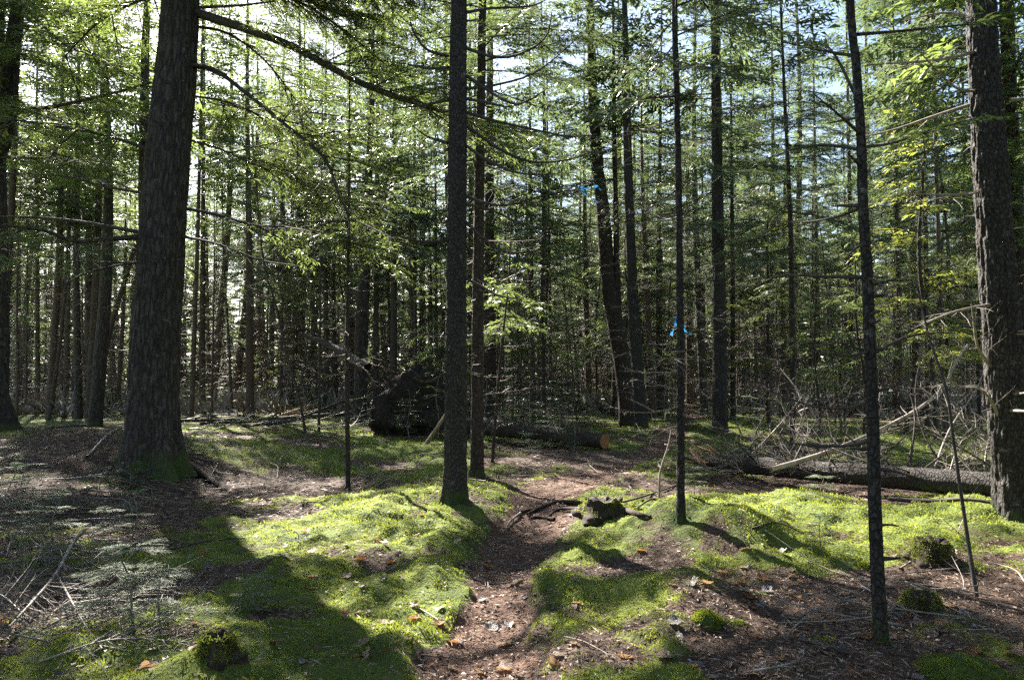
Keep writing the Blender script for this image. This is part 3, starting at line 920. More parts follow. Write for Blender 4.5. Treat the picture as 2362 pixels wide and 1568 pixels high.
T('slim dark spruce carrying blue tape, on the moss by the path', [(1569, 1202), (1569, 850), (1566, 500), (1561, 250), (1555, 0)], 1202, 17, seed=59, H=10, hb=3.9, Lmax=1.4, sparse=0.25, hero=H1, bark='bark_spruce', dead_n=32, low_len=0.75)
T('broad dark spruce on a mossy mound behind the shattered log', [(1661, 1001), (1659, 800), (1655, 500), (1648, 0)], 1001, 32, seed=61, H=17, hb=4.4, Lmax=2.7, dens=1.3, hero=dict(sides=48, rings=260, ridge=0.012, ridge_f=9, zf=9.0, flare=0.4, flare_h=0.3, plate=1), bark='bark_spruce', dead_n=30)
T('thinner grey spruce close behind the broad mound spruce', [(1690, 968), (1689, 600), (1684, 100)], 968, 12, seed=63, H=15, hb=4, Lmax=2.0, hero=H2)
T('slim dark spruce on lit moss behind the fallen log', [(1829, 1037), (1827, 800), (1822, 500), (1808, 200), (1800, 0)], 1037, 13, seed=65, H=12, hb=3.6, Lmax=1.9, hero=H2, dead_n=26, low_len=0.9)
T('very thin bare pole on lit moss behind the fallen log', [(1800, 1007), (1793, 860), (1790, 700)], 1007, 5, name='fir_tree', seed=66, H=5, hb=3.0, Lmax=0.7, dead_n=18, low_len=0.5)
nt_, nb_, nax_ = T('slender knotty spruce in brown leaf litter, nearly bare stem', [(2034, 1487), (2020, 1250), (2011, 950), (2000, 650), (1990, 480), (1986, 330), (1974, 150), (1960, 0)], 1487, 29, seed=71, H=6.6, hb=4.2, Lmax=1.1, leaf='hemlock', bark='bark_spruce', dead_n=0, style_lo='fine',
    hero=dict(sides=48, rings=300, ridge=0.0022, ridge_f=6, zf=40, flare=0.7, flare_h=0.08, plate=1))
D = nb_[1]
for i, (px, d1, lv) in enumerate([([(1990, 478), (1930, 500), (1860, 512), (1790, 510)], D + 0.8, 0), ([(1984, 345), (1900, 335), (1830, 345), (1760, 372)], D + 0.5, 0.6), ([(1990, 340), (2060, 330), (2150, 300), (2260, 270)], D + 0.7, 0.5),
        ([(1995, 640), (1900, 638), (1800, 636), (1740, 660), (1690, 660)], D + 0.6, 0), ([(1985, 310), (1940, 270), (1880, 220)], D - 0.4, 0), ([(1980, 235), (1910, 110), (1830, 100)], D + 0.6, 0.5),
        ([(1972, 130), (1900, 118), (1800, 96)], D + 0.3, 0.5), ([(1978, 80), (2080, 72), (2200, 60), (2260, 50)], D + 0.5, 0.4), ([(2012, 1015), (1960, 1027), (1880, 1028), (1810, 1016), (1790, 985)], D + 0.5, 0),
        ([(2005, 925), (1960, 940), (1880, 938), (1780, 905), (1740, 888)], D + 0.7, 0), ([(2008, 820), (2060, 790), (2120, 770), (2200, 768)], D + 0.5, 0), ([(2005, 810), (1960, 820), (1900, 815)], D - 0.3, 0),
        ([(1998, 560), (1970, 575), (1950, 600)], D - 0.3, 0), ([(2000, 640), (2030, 655), (2050, 690)], D - 0.3, 0)]):
    add_branch(nt_, nb_, limb_px(px, D, d1), 0.011, 0.0035, 1100 + i, lv > 0, 'hemlock', FINE, woodm='twig_dark', dead_dense=0.35, dead_len=0.35, start=0.25, twig_r=0.0025, sparse=lv, k=12)
rt, rb, rax = T('large rough-barked spruce at the fallen log, lichen-pale sunlit edge', [(2352, 1190), (2322, 950), (2302, 650), (2285, 400), (2272, 200), (2262, 0)], 1190, 78, seed=73, H=16, hb=7.0, Lmax=2.2, leaf='fir', bark='bark_pale', dead_n=0,
    hero=dict(sides=100, rings=320, ridge=0.012, ridge_f=11, zf=10.0, flare=0.6, flare_h=0.22, plate=1))
D = rb[1]
for i, (px, d1) in enumerate([([(2250, 120), (2150, 140), (2000, 150)], D - 0.8), ([(2260, 235), (2150, 270), (2060, 300), (1960, 322)], D + 0.7), ([(2255, 210), (2200, 200), (2120, 120)], D - 0.6), ([(2330, 232), (2361, 228), (2420, 220)], D),
        ([(2275, 440), (2200, 450), (2080, 448)], D - 0.6), ([(2300, 760), (2361, 765), (2420, 770)], D - 0.4), ([(2318, 910), (2380, 905)], D - 0.5), ([(2310, 945), (2361, 948), (2400, 944)], D - 0.8),
        ([(2290, 850), (2255, 800), (2240, 700)], D - 0.5), ([(2320, 1000), (2270, 900), (2210, 890), (2150, 850)], D - 0.6), ([(2262, 50), (2180, 30), (2080, 50)], D + 0.5), ([(2300, 700), (2200, 720), (2100, 760)], D - 0.7)]):
    add_branch(rt, rb, limb_px(px, D, d1), 0.022, 0.006, 1140 + i, False, woodm='twig', dead_dense=0.5, dead_len=0.5, start=0.2, twig_r=0.0032, k=12)
T('dim spruce trunk close behind the large rough-barked spruce', [(2375, 1080), (2350, 700), (2330, 300), (2320, 0)], 1080, 45, seed=75, H=15, hb=3.4, Lmax=2.4, hero=H2)

def stubs(root, b, axis, rad0, n, z0, z1, seed):
    rg = RNG(seed)
    for i in range(n):
        z = rg.uniform(z0, z1)
        a = rg.uniform(0, 6.28)
        d_ = np.array([math.cos(a), math.sin(a), rg.uniform(-0.2, 0.25)])
        p = axis(z) + d_ * rad0 * 0.7
        L = rad0 + rg.uniform(0.03, 0.14)
        add_branch(root, np.zeros(3), np.array([p, p + d_ * L * 0.6, p + d_ * L + rg.normal(0, 0.01, 3)]), rg.uniform(0.008, 0.016), 0.004, seed + i, False, name='branch_stub', woodm='twig_dark', sides=5, k=5, dead_dense=0.02, dead_len=0.05)
stubs(ct, cb, cax, 0.11, 26, 0.5, 6.0, 3000)
stubs(nt_, nb_, nax_, 0.035, 22, 0.4, 3.4, 3100)
stubs(rt, rb, rax, 0.15, 14, 0.5, 5.0, 3200)
stubs(big, bb, bax, 0.30, 9, 1.0, 6.0, 3300)

# stems of the stand behind the clearing
STAND = 'slim trunks of the stand behind the clearing'
mid_stems = [
    ([(87, 955), (86, 567), (84, 300)], 955, 10), ([(114, 962), (124, 800), (137, 567), (142, 300)], 962, 17), ([(152, 948), (156, 700), (160, 400)], 948, 12),
    ([(182, 965), (178, 800), (176, 567), (182, 100)], 965, 17), ([(205, 965), (214, 800), (224, 567), (236, 200)], 965, 19), ([(197, 937), (202, 567), (208, 200)], 940, 12),
    ([(221, 955), (250, 778), (298, 612), (330, 500)], 955, 12), ([(298, 935), (310, 650), (312, 300)], 935, 11), ([(441, 965), (447, 800), (455, 567), (462, 300)], 965, 11),
    ([(467, 952), (466, 800), (468, 567), (470, 200)], 953, 14), ([(482, 943), (479, 700), (476, 400)], 943, 8), ([(488, 966), (491, 800), (494, 600), (494, 400)], 966, 5),
    ([(535, 952), (528, 800), (515, 567), (512, 300)], 952, 7), ([(577, 961), (576, 800), (574, 567), (570, 200)], 961, 18), ([(598, 928), (598, 650), (596, 300)], 930, 15),
    ([(623, 930), (628, 700), (632, 400)], 931, 14), ([(654, 928), (664, 750), (672, 600), (676, 300)], 930, 15), ([(706, 998), (690, 920), (667, 838), (635, 700), (607, 597)], 998, 6),
    ([(710, 928), (698, 780), (690, 600), (686, 300)], 930, 11), ([(726, 932), (722, 750), (720, 500), (716, 200)], 934, 12), ([(735, 998), (737, 850), (739, 650)], 998, 6),
    ([(754, 945), (752, 800), (750, 500)], 946, 12), ([(772, 940), (770, 750), (768, 450)], 941, 12), ([(828, 945), (838, 850), (845, 708), (848, 400)], 948, 14),
    ([(867, 950), (868, 700), (869, 400)], 950, 13), ([(908, 955), (908, 700), (909, 300), (906, 0)], 955, 17), ([(944, 940), (945, 750), (946, 400)], 940, 9),
    ([(957, 945), (956, 750), (956, 400)], 946, 12), ([(990, 940), (990, 700), (988, 500)], 940, 8), ([(1008, 945), (1006, 700), (1004, 400)], 945, 9),
    ([(1339, 935), (1337, 750), (1338, 450)], 936, 11), ([(1352, 935), (1352, 751), (1344, 661), (1340, 520)], 938, 6), ([(1090, 960), (1086, 700), (1084, 300)], 960, 12),
    ([(1592, 925), (1590, 750), (1586, 450)], 930, 20), ([(1888, 935), (1885, 750), (1880, 400)], 938, 13), ([(1936, 938), (1934, 750), (1930, 400)], 940, 8),
    ([(1951, 945), (1949, 700), (1944, 300)], 945, 8), ([(1966, 950), (1964, 750), (1958, 400)], 950, 15), ([(2075, 990), (2072, 750), (2066, 400)], 990, 12),
    ([(2112, 970), (2108, 750), (2102, 300)], 970, 14), ([(2140, 985), (2136, 700), (2130, 300)], 985, 13), ([(2178, 1010), (2170, 750), (2162, 500), (2155, 250)], 1010, 11),
    ([(2232, 985), (2228, 700), (2222, 300)], 985, 10), ([(1745, 945), (1742, 700), (1738, 300)], 945, 9), ([(1625, 940), (1622, 700), (1618, 300)], 940, 10),
    ([(40, 950), (44, 700), (50, 300)], 950, 8), ([(60, 955), (62, 700), (66, 350)], 955, 6), ([(1270, 940), (1268, 700), (1262, 300)], 940, 9), ([(1228, 945), (1226, 700), (1222, 250)], 945, 12)]
srng = RNG(77)
for i, (px, by, w) in enumerate(mid_stems):
    thin = w < 9
    lean = abs(px[0][0] - px[-1][0]) > 60
    left = px[0][0] < 760
    lab = ('slanting pole-thin stem in the stand behind the clearing' if lean else
           'pole-thin bare stem in the stand behind the clearing' if thin else
           'slim straight trunk in the stand behind the mossy clearing' if left else
           'slim straight trunk in the wood beyond the fallen logs')
    r, b, ax = tree_from_px('spruce_tree', lab, px, by, w, 'bark_far', H=(8.5 if thin else 17.0) + srng.uniform(-1, 2.5), hb=(2.6 if thin else 6.6 if left else 4.4) + srng.uniform(-1, 1.4),
        Lmax=(1.2 if thin else 2.1) * srng.uniform(0.8, 1.25), seed=200 + i, group='slanting stems' if lean else 'pole-thin stems' if thin else STAND if left else 'slim trunks beyond the logs',
        leaf='hemlock' if srng.random() < 0.4 else 'fir', hero=dict(sides=12, rings=40, ridge=0.004, ridge_f=4, zf=5, plate=1, flare=0.3, flare_h=0.2), dead_n=18 if thin else 24,
        low_len=1.1, style_lo='medium', zsplit=6.5, sparse=0.08, dens=1.0)

# --- the rest of the wood: copies of a few grown trees
VAR = []
for v in range(8):
    rg = RNG(400 + v)
    H = 14.5
    bend = rg.normal(0, 0.25, 2)
    zz = np.linspace(-0.15, H, 8)
    ax = np.stack([bend[0] * np.sin(zz / H * 3), bend[1] * np.sin(zz / H * 2.4), zz], -1)
    V, Q = trunk_geo(ax, [0.125, 0.115, 0.10, 0.085, 0.07, 0.05, 0.03, 0.01], sides=8, rings=16, seed=400 + v, ridge=0.004, ridge_f=3, zf=3, plate=1)
    G = Geo()
    G.add(V, Q)
    tr = G.mesh('trunk', ['bark_far'])
    cg = crown_geo(H, rg.uniform(3.8, 6.5) if v < 5 else rg.uniform(7.0, 8.2), rg.uniform(1.6, 2.3), 420 + v, None, 'twiggy', 'medium', 9.0, 0.5, 120,
                   axis=lambda z, ax=ax: np.array([np.interp(z, ax[:, 2], ax[:, i]) for i in range(3)]), sparse=0.10, low_len=1.15, dens=1.1, dead_up=4.0)
    VAR.append((tr, cg.mesh('crown', ['fir' if v % 3 else 'hemlock', 'twig_dark', 'twig'])))
YV = []
for v in range(6):                                    # young firs, green to near the ground
    rg = RNG(460 + v)
    H = 5.5
    zz = np.linspace(-0.1, H, 5)
    ax = np.stack([rg.normal(0, 0.05, 5), rg.normal(0, 0.05, 5), zz], -1)
    V, Q = trunk_geo(ax, [0.04, 0.035, 0.028, 0.018, 0.005], sides=6, rings=10, seed=460 + v)
    G = Geo()
    G.add(V, Q)
    cg = crown_geo(H, rg.uniform(0.9, 1.8), rg.uniform(1.1, 1.5), 480 + v, None, 'twiggy', 'medium', 9, 0.3, 16,
                   axis=lambda z, ax=ax: np.array([np.interp(z, ax[:, 2], ax[:, i]) for i in range(3)]), sparse=0.2, dens=1.0)
    YV.append((G.mesh('trunk', ['bark_mid']), cg.mesh('crown', ['yellow' if v == 5 else 'hemlock' if v % 2 else 'fir', 'twig_dark', 'twig'])))

POLE = []
for v in range(5):
    rg = RNG(440 + v)
    H = 8.5
    zz = np.linspace(-0.1, H, 6)
    ax = np.stack([np.cumsum(rg.normal(0, 0.05, 6)), np.cumsum(rg.normal(0, 0.05, 6)), zz], -1)
    V, Q = trunk_geo(ax, [0.05, 0.045, 0.038, 0.03, 0.02, 0.006], sides=7, rings=14, seed=440 + v, ridge=0.002, ridge_f=3, zf=4, plate=1)
    G = Geo()
    G.add(V, Q)
    cg = crown_geo(H, 5.5, 0.9, 450 + v, None, 'twiggy', 'medium', 30, 0.4, 60, axis=lambda z, ax=ax: np.array([np.interp(z, ax[:, 2], ax[:, i]) for i in range(3)]), sparse=0.3, dens=0.8, low_len=0.8)
    POLE.append((G.mesh('trunk', ['bark_far']), cg.mesh('crown', ['fir', 'twig_dark', 'twig'])))

placed = [np.array(o['foot'][:2]) for o in bpy.data.objects if 'foot' in o]
for o in bpy.data.objects:
    if 'foot' in o:
        del o['foot']

def shades_clearing(x, y, H):
    for z in np.linspace(5, H, 10):
        px_, py_ = x - SUNV[0] / SUNV[2] * z, y - SUNV[1] / SUNV[2] * z
        for cx_, cy_, rx_, ry_ in ((-7.0, 17.5, 2.2, 3.0), (-8.4, 21.0, 2.2, 3.0), (-10.4, 26.0, 2.2, 3.0), (6.6, 15.8, 2.4, 2.8)):
            if ((px_ - cx_) / rx_) ** 2 + ((py_ - cy_) / ry_) ** 2 < 1:
                return True
    return False

def copy_tree(var, name, label, group, x, y, sc, rz, tilt=(0, 0)):
    t = thing(name, label, 'tree', (x, y, gz(x, y)), group, (tilt[0], tilt[1], rz), sc)
    new_obj('trunk', var[0], t)
    new_obj('crown', var[1], t)
    return t

rg = RNG(888)
cnt = 0
tries = 0
far_pts = []
while cnt < 185 and tries < 60000:
    tries += 1
    y = 24.0 + 36.0 * rg.random() ** 0.6
    x = rg.uniform(-0.78, 0.78) * y
    if path_dist(np.array([x]), np.array([y]))[0] < 2.2 and y < 32:
        continue
    q = np.array([x, y])
    if min(np.hypot(*(q - p)) for p in placed) < (1.35 if y < 45 else 1.7):
        continue
    if shades_clearing(x, y, 13.0) and rg.random() < 0.85:
        continue
    # the clearing on the left lets in light
    if ((x + 9) / 7) ** 2 + ((y - 25) / 5) ** 2 < 1:
        continue
    placed.append(q)
    far = y > 42
    lab = 'slender tree of the dense wood far behind the clearing' if far else 'slender conifer in the dense wood behind the clearing'
    copy_tree(VAR[int(rg.integers(5, 8) if x < -0.12 * y and rg.random() < 0.8 else rg.integers(0, 8))], 'spruce_tree', lab, 'far trees of the dense wood' if far else 'trees of the dense wood', x, y, min(rg.uniform(0.75, 1.4), max(0.8, (y - 10.5) / 1.11 / 14.5)), rg.uniform(0, 6.28), rg.normal(0, 0.03, 2))
    cnt += 1
cnt = 0
tries = 0
while cnt < 48 and tries < 20000:
    tries += 1
    y = rg.uniform(17.5, 44)
    x = rg.uniform(-0.75, 0.75) * y
    if path_dist(np.array([x]), np.array([y]))[0] < 2.5:
        continue
    q = np.array([x, y])
    if min(np.hypot(*(q - p)) for p in placed) < 0.9:
        continue
    if ((x + 6) / 6.5) ** 2 + ((y - 20) / 7) ** 2 < 1 or (abs(x - 0.5) < 3 and y < 19):
        continue
    if x < -0.18 * y and rg.random() < 0.65:
        continue
    placed.append(q)
    copy_tree(YV[int(rg.integers(0, 5))], 'fir_tree', 'young green fir growing under the tall trunks', 'young firs under the trees', x, y, rg.uniform(0.6, 1.5), rg.uniform(0, 6.28), rg.normal(0, 0.04, 2))
    cnt += 1
for x, y, s in ((9.6, 17.5, 1.55), (11.8, 21, 1.7), (8.0, 24.0, 1.5)):
    copy_tree(YV[5], 'birch_tree', 'young tree with yellow-green autumn leaves among dark conifers', 'yellowing young trees', x, y, s, x, (0.03, 0.0))
for x, y, s, r_, lab in ((-1.9, 20.5, 0.95, 1.0, 'bright green young fir behind the upturned root plate'), (0.9, 21.5, 1.25, 2.0, 'tall leafy young fir behind the sawn log'), (3.6, 24.0, 1.3, 0.3, 'pale green young fir where the path bends away'),
                     (5.4, 13.6, 0.62, 4.2, 'young fir with drooping pale tips behind the fallen log')):
    copy_tree(YV[1], 'fir_tree', lab, None, x, y, s, r_)

cnt = 0
tries = 0
while cnt < 95 and tries < 20000:
    tries += 1
    y = 19 + 33 * rg.random() ** 0.8
    x = rg.uniform(-0.74, 0.74) * y
    if path_dist(np.array([x]), np.array([y]))[0] < 2.4 and y < 34:
        continue
    q = np.array([x, y])
    if min(np.hypot(*(q - p)) for p in placed) < 0.7 or ((x + 6) / 6.5) ** 2 + ((y - 21) / 5) ** 2 < 1:
        continue
    placed.append(q)
    copy_tree(POLE[int(rg.integers(0, 5))], 'fir_tree', 'pole-thin twiggy fir, bare of needles below its tuft', 'twiggy poles between the trunks', x, y, rg.uniform(0.6, 1.35), rg.uniform(0, 6.28), rg.normal(0, 0.07, 2))
    cnt += 1
for x, y, sc in ((-16, 24, 1.2), (-12.5, 32, 1.35), (-15.2, 34, 1.4), (-10.8, 39, 1.5), (-9.5, 33, 1.4), (-6.6, 33.5, 1.4), (-4.0, 34.5, 1.45), (-1.5, 36, 1.5), (-18, 33, 1.4), (-7.9, 38, 1.5), (-11.0, 39, 1.5), (1.2, 33, 1.35), (7.5, 30, 1.35), (11, 31, 1.4), (13.5, 27, 1.3), (4.8, 36, 1.5), (10, 37, 1.5), (16, 34, 1.5)):
    copy_tree(VAR[int(rg.integers(0, 8))], 'spruce_tree', 'tall full-crowned conifer rising over the wood behind the clearing', 'tall conifers behind the clearing', x, y, sc, rg.uniform(0, 6.28))
# the wood goes on around the viewer
for i in range(44):
    a = rg.uniform(math.radians(48), math.radians(312)) if i > 8 else math.radians((50, 58, 66, 74, -50, -58, -66, -74, -84)[i])
    r = rg.uniform(5.5, 17) if i > 8 else (11, 8, 13, 9, 11, 9, 14, 8, 11)[i]
    x, y = r * math.sin(a), r * math.cos(a)
    if abs(x) < 1.2:
        continue
    copy_tree(YV[i % 5] if i % 3 == 2 else VAR[i % 8], 'spruce_tree', 'conifer of the wood surrounding the near end of the path', 'trees around the near path', x, y, rg.uniform(0.75, 1.15), rg.uniform(0, 6.28))

for i in range(40):  # young firs added out of view to block low sky light
    a = math.radians(rg.uniform(52, 308))
    r = rg.uniform(4.5, 13)
    x, y = r * math.sin(a), r * math.cos(a)
    if abs(x) < 1.4:
        continue
    copy_tree(YV[i % 5], 'fir_tree', 'bushy young fir added unseen to block sky light around the near path', 'added firs around the near path', x, y, rg.uniform(0.9, 1.7), rg.uniform(0, 6.28))

# far-off wood that reads as one mass
G = Geo()
for i in range(420):
    y = rg.uniform(56, 115)
    x = rg.uniform(-0.85, 0.85) * y
    s = rg.uniform(0.75, 1.1)
    zz = np.linspace(-0.3, 13 * s, 5)
    V, Q = trunk_geo(np.stack([x + 0 * zz, y + 0 * zz, zz], -1), [0.17, 0.15, 0.12, 0.08, 0.02], sides=4, rings=5, seed=i)
    G.add(V, Q, 1)
    n = 200
    z = rg.uniform(2.2, 13, n) * s
    a = rg.uniform(0, 6.28, n)
    r = (0.3 + 2.0 * np.clip(1 - z / (13.4 * s), 0, 1)) * np.sqrt(rg.random(n))
    P = np.stack([x + r * np.cos(a), y + r * np.sin(a), z], -1)
    Dv = norm(np.stack([np.cos(a), np.sin(a), rg.normal(-0.1, 0.25, n)], -1))
    V, F = kites(P, Dv, np.tile((0, 0, 1.0), (n, 1)) + rg.normal(0, 0.3, (n, 3)), rg.uniform(0.9, 1.7, n), rg.uniform(0.3, 0.6, n))
    G.add(V, F, 0, False)
    n = 40
    P = np.stack([x + rg.normal(0, 2.0, n), y + rg.normal(0, 2.0, n), rg.uniform(0.0, 2.3, n)], -1)
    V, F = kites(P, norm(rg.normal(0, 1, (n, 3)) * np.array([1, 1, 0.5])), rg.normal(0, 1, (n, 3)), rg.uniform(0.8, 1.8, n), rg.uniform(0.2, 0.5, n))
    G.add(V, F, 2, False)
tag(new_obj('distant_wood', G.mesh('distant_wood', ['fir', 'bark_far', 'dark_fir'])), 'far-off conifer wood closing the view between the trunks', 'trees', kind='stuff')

# ------------------------------------------------------------------ canopy trees beside the view; left-hand hemlocks added to shade the floor
for i, (x, y, H, hb, lm, lab) in enumerate((
        (-9.4, 9.0, 15, 6.4, 2.4, 'leafy hemlock added for shade on the bank, high boughs reaching over the clearing'),
        (-12.5, 15.5, 16, 7.0, 2.6, 'broad hemlock added for shade on the bank, further into the left-hand wood'),
        (-8.4, 17.5, 14, 6.5, 1.8, 'hemlock added behind the massive trunk, boughs shading the twiggy bank'),
        (8.0, 12.5, 14, 4.0, 2.2, 'dark leafy hemlock crowding the large rough-barked spruce'),
        (-4.4, 23.0, 15, 6.0, 2.2, 'tall spruce with a full crown behind the root plate'),
        (-11.6, 11.8, 15, 6.6, 2.8, 'full-crowned hemlock added to shade the bank by the curved one'),
        (-11.6, 21.5, 14, 6.5, 2.0, 'tall hemlock added for shade at the edge of the sunlit clearing'),
        (-2.2, 26.5, 16, 5.0, 2.6, 'full spruce behind the root plate and the clearing'),
        (-11.2, 16.6, 16, 7.6, 2.6, 'tall hemlock added to shade the bank between the curved one and the stand'),
        (-13.8, 19.0, 17, 7.4, 2.6, 'tall hemlock added for shade far up the bank'),
        (-14.2, 13.2, 16, 7.0, 2.6, 'tall hemlock added for shade at the outer edge of the bank'),
        (9.4, 9.6, 14, 4.5, 2.0, 'leafy spruce past the end of the fallen log'))):
    b = np.array([x, y, gz(x, y)])
    root = thing('hemlock_tree' if 'hemlock' in lab else 'spruce_tree', lab, 'tree', b)
    zz = np.linspace(-0.2, H, 8)
    ax = np.stack([0.15 * np.sin(zz / 3 + i), 0.1 * np.sin(zz / 4), zz], -1)
    V, Q = trunk_geo(ax, [0.19, 0.175, 0.155, 0.13, 0.10, 0.07, 0.04, 0.01], sides=24, rings=90, seed=700 + i, ridge=0.006, ridge_f=6, zf=8, flare=0.4, flare_h=0.2, plate=1)
    G = Geo()
    G.add(V, Q)
    new_obj('trunk', G.mesh('trunk', ['bark_big']), root)
    cg = crown_geo(H, hb, lm, 720 + i, b, 'medium', 'coarse', 6.0, 1.5, 14, axis=lambda z, ax=ax: np.array([np.interp(z, ax[:, 2], ax[:, k]) for k in range(3)]), low_len=1.0, dens=1.45)
    new_obj('crown', cg.mesh('crown', ['hemlock' if 'hemlock' in lab else 'fir', 'twig_dark', 'twig']), root)

# ------------------------------------------------------------------ fallen timber
def log_geo(p0, p1, r0, r1, sides=28, rings=70, seed=1, ridge=0.006, sag=0.0, caps=True):
    p0, p1 = np.asarray(p0, float), np.asarray(p1, float)
    t = np.linspace(0, 1, rings)[:, None]
    A = p0 * (1 - t) + p1 * t
    A[:, 2] -= sag * np.sin(t[:, 0] * math.pi)
    Tn = norm(np.gradient(A, axis=0))
    X = norm(np.cross(Tn, np.array([0, 0, 1.0])))
    Y = np.cross(X, Tn)
    th = np.arange(sides) * 2 * math.pi / sides
    Ln = np.linalg.norm(p1 - p0)
    c, s_ = np.cos(th)[None], np.sin(th)[None]
    rr = (r0 + (r1 - r0) * t) * (1 + 0.05 * noise(c + 3, s_, t * Ln * 2, seed)) + ridge * noise(c * 7, s_ * 7, t * Ln * 12, seed + 1) + ridge * 0.6 * noise(c * 14, s_ * 14, t * Ln * 26, seed + 2)
    V = A[:, None] + rr[:, :, None] * (c[:, :, None] * X[:, None] + s_[:, :, None] * Y[:, None])
    i = np.arange(rings - 1)[:, None] * sides
    k = np.arange(sides)[None]
    k2 = (k + 1) % sides
    Q = np.stack([i + k, i + k2, i + sides + k2, i + sides + k], -1).reshape(-1, 4)
    return V.reshape(-1, 3), Q, V[0], V[-1]

def disc(ring, out):
    """end face of a log with growth rings as slight steps"""
    c = ring.mean(0)
    G = Geo()
    n = len(ring)
    rows = [c + (ring - c) * f + out * (0.002 * ((j % 2) * 2 - 1) + 0.004) for j, f in enumerate((0.985, 0.8, 0.62, 0.45, 0.28, 0.12))]
    V = np.vstack(rows + [c[None] + out * 0.004])
    k = np.arange(n)
    k2 = (k + 1) % n
    for j in range(5):
        G.F.append((np.stack([j * n + k, j * n + k2, (j + 1) * n + k2, (j + 1) * n + k], -1), 0, False))
    G.F.append((np.stack([5 * n + k, 5 * n + k2, np.full(n, 6 * n)], -1), 0, False))
    G.V.append(V)
    G.n = len(V)
    return G

# --- the uprooted tree: root plate and sawn log
pe = gp(1395, 1040)
pr = gp(955, 1002)
up = thing('uprooted_tree', 'uprooted tree, dark upturned root plate and trunk sawn off beside the path', 'fallen tree', (pr[0], pr[1], pr[2]))
axd = norm((pe - pr) * np.array([1, 1, 0]))
p0 = pr + axd * 0.15 + np.array([0, 0, 0.42])
p1 = pe + np.array([0, 0, 0.17])
V, Q, e0, e1 = log_geo(p0, p1, 0.235, 0.155, seed=81)
G = Geo()
G.add(V, Q)
lg = new_obj('trunk', G.mesh('trunk', ['bark_mid'], pr), up)
new_obj('cut_face', disc(e1 - pr, norm(p1 - p0)).mesh('cut_face', ['cut']), lg)['label'] = 'round orange-brown sawn end of the log'
# plate: a thick, ragged, upright disc of earth
nu, nv = 72, 36
u = np.linspace(0, 2 * math.pi, nu, endpoint=False)[None]
v = np.linspace(0.02, math.pi - 0.02, nv)[:, None]
sx, sy, sz = np.sin(v) * np.cos(u), np.cos(v) * np.ones_like(u), np.sin(v) * np.sin(u)
sx, sy, sz = [np.sign(q) * np.abs(q) ** 0.72 for q in (sx, sy, sz)]
rad = 1 + 0.30 * fbm(sx * 1.6 + 3, sy * 1.6, sz * 1.6, 88, 2) + 0.26 * noise(sx * 4 + 1, sy * 3, sz * 4, 87) + 0.12 * fbm(sx * 9, sy * 9, sz * 9, 89, 3)
side_v = np.array([-axd[1], axd[0], 0])
loc = (sx * rad * (1.0 - 0.28 * sz) * 0.98)[..., None] * side_v + (sy * rad * 0.38)[..., None] * axd + (np.maximum(sz * rad * 0.98, -0.75))[..., None] * np.array([0, 0, 1.0])
loc = loc + np.array([0, 0, 0.62])
i = np.arange(nv - 1)[:, None] * nu
k = np.arange(nu)[None]
Q = np.stack([i + k, i + (k + 1) % nu, i + nu + (k + 1) % nu, i + nu + k], -1).reshape(-1, 4)
G = Geo()
G.add(loc.reshape(-1, 3), Q)
plate = new_obj('root_plate', G.mesh('root_plate', ['earth']), up)
rg = RNG(91)
for j in range(60):
    a = rg.uniform(-0.2, math.pi + 0.2)
    st = side_v * math.cos(a) * 0.35 + np.array([0, 0, 0.65 + 0.35 * math.sin(a)]) - axd * rg.uniform(0.1, 0.4)
    rr_ = rg.uniform(0.6, 1.3) if j % 2 else rg.uniform(1.2, 1.65)
    en = side_v * math.cos(a) * rr_ + np.array([0, 0, 0.6 + 0.72 * rr_ * math.sin(a)]) - axd * rg.uniform(0.2, 0.9)
    mid = (st + en) / 2 + rg.normal(0, 0.12, 3)
    add_branch(up, np.zeros(3), np.array([st, mid, en]), rg.uniform(0.018, 0.05), 0.006, 930 + j, False, name='root', woodm='rotten' if j % 3 else 'twig', sides=5, k=7, dead_dense=0.8, dead_len=0.45, twig_r=0.006)
for j in range(12):                                   # snapped branches still on the log
    t = rg.uniform(0.25, 0.95)
    b0 = p0 * (1 - t) + p1 * t
    e = b0 + np.array([rg.normal(0, 0.25), rg.normal(-0.25, 0.2), rg.uniform(0.25, 0.9)])
    add_branch(up, pr, np.array([b0, (b0 + e) / 2 + rg.normal(0, 0.06, 3), e]), 0.012, 0.003, 960 + j, False, woodm='twig', sides=4, k=6, dead_dense=0.8, dead_len=0.4)

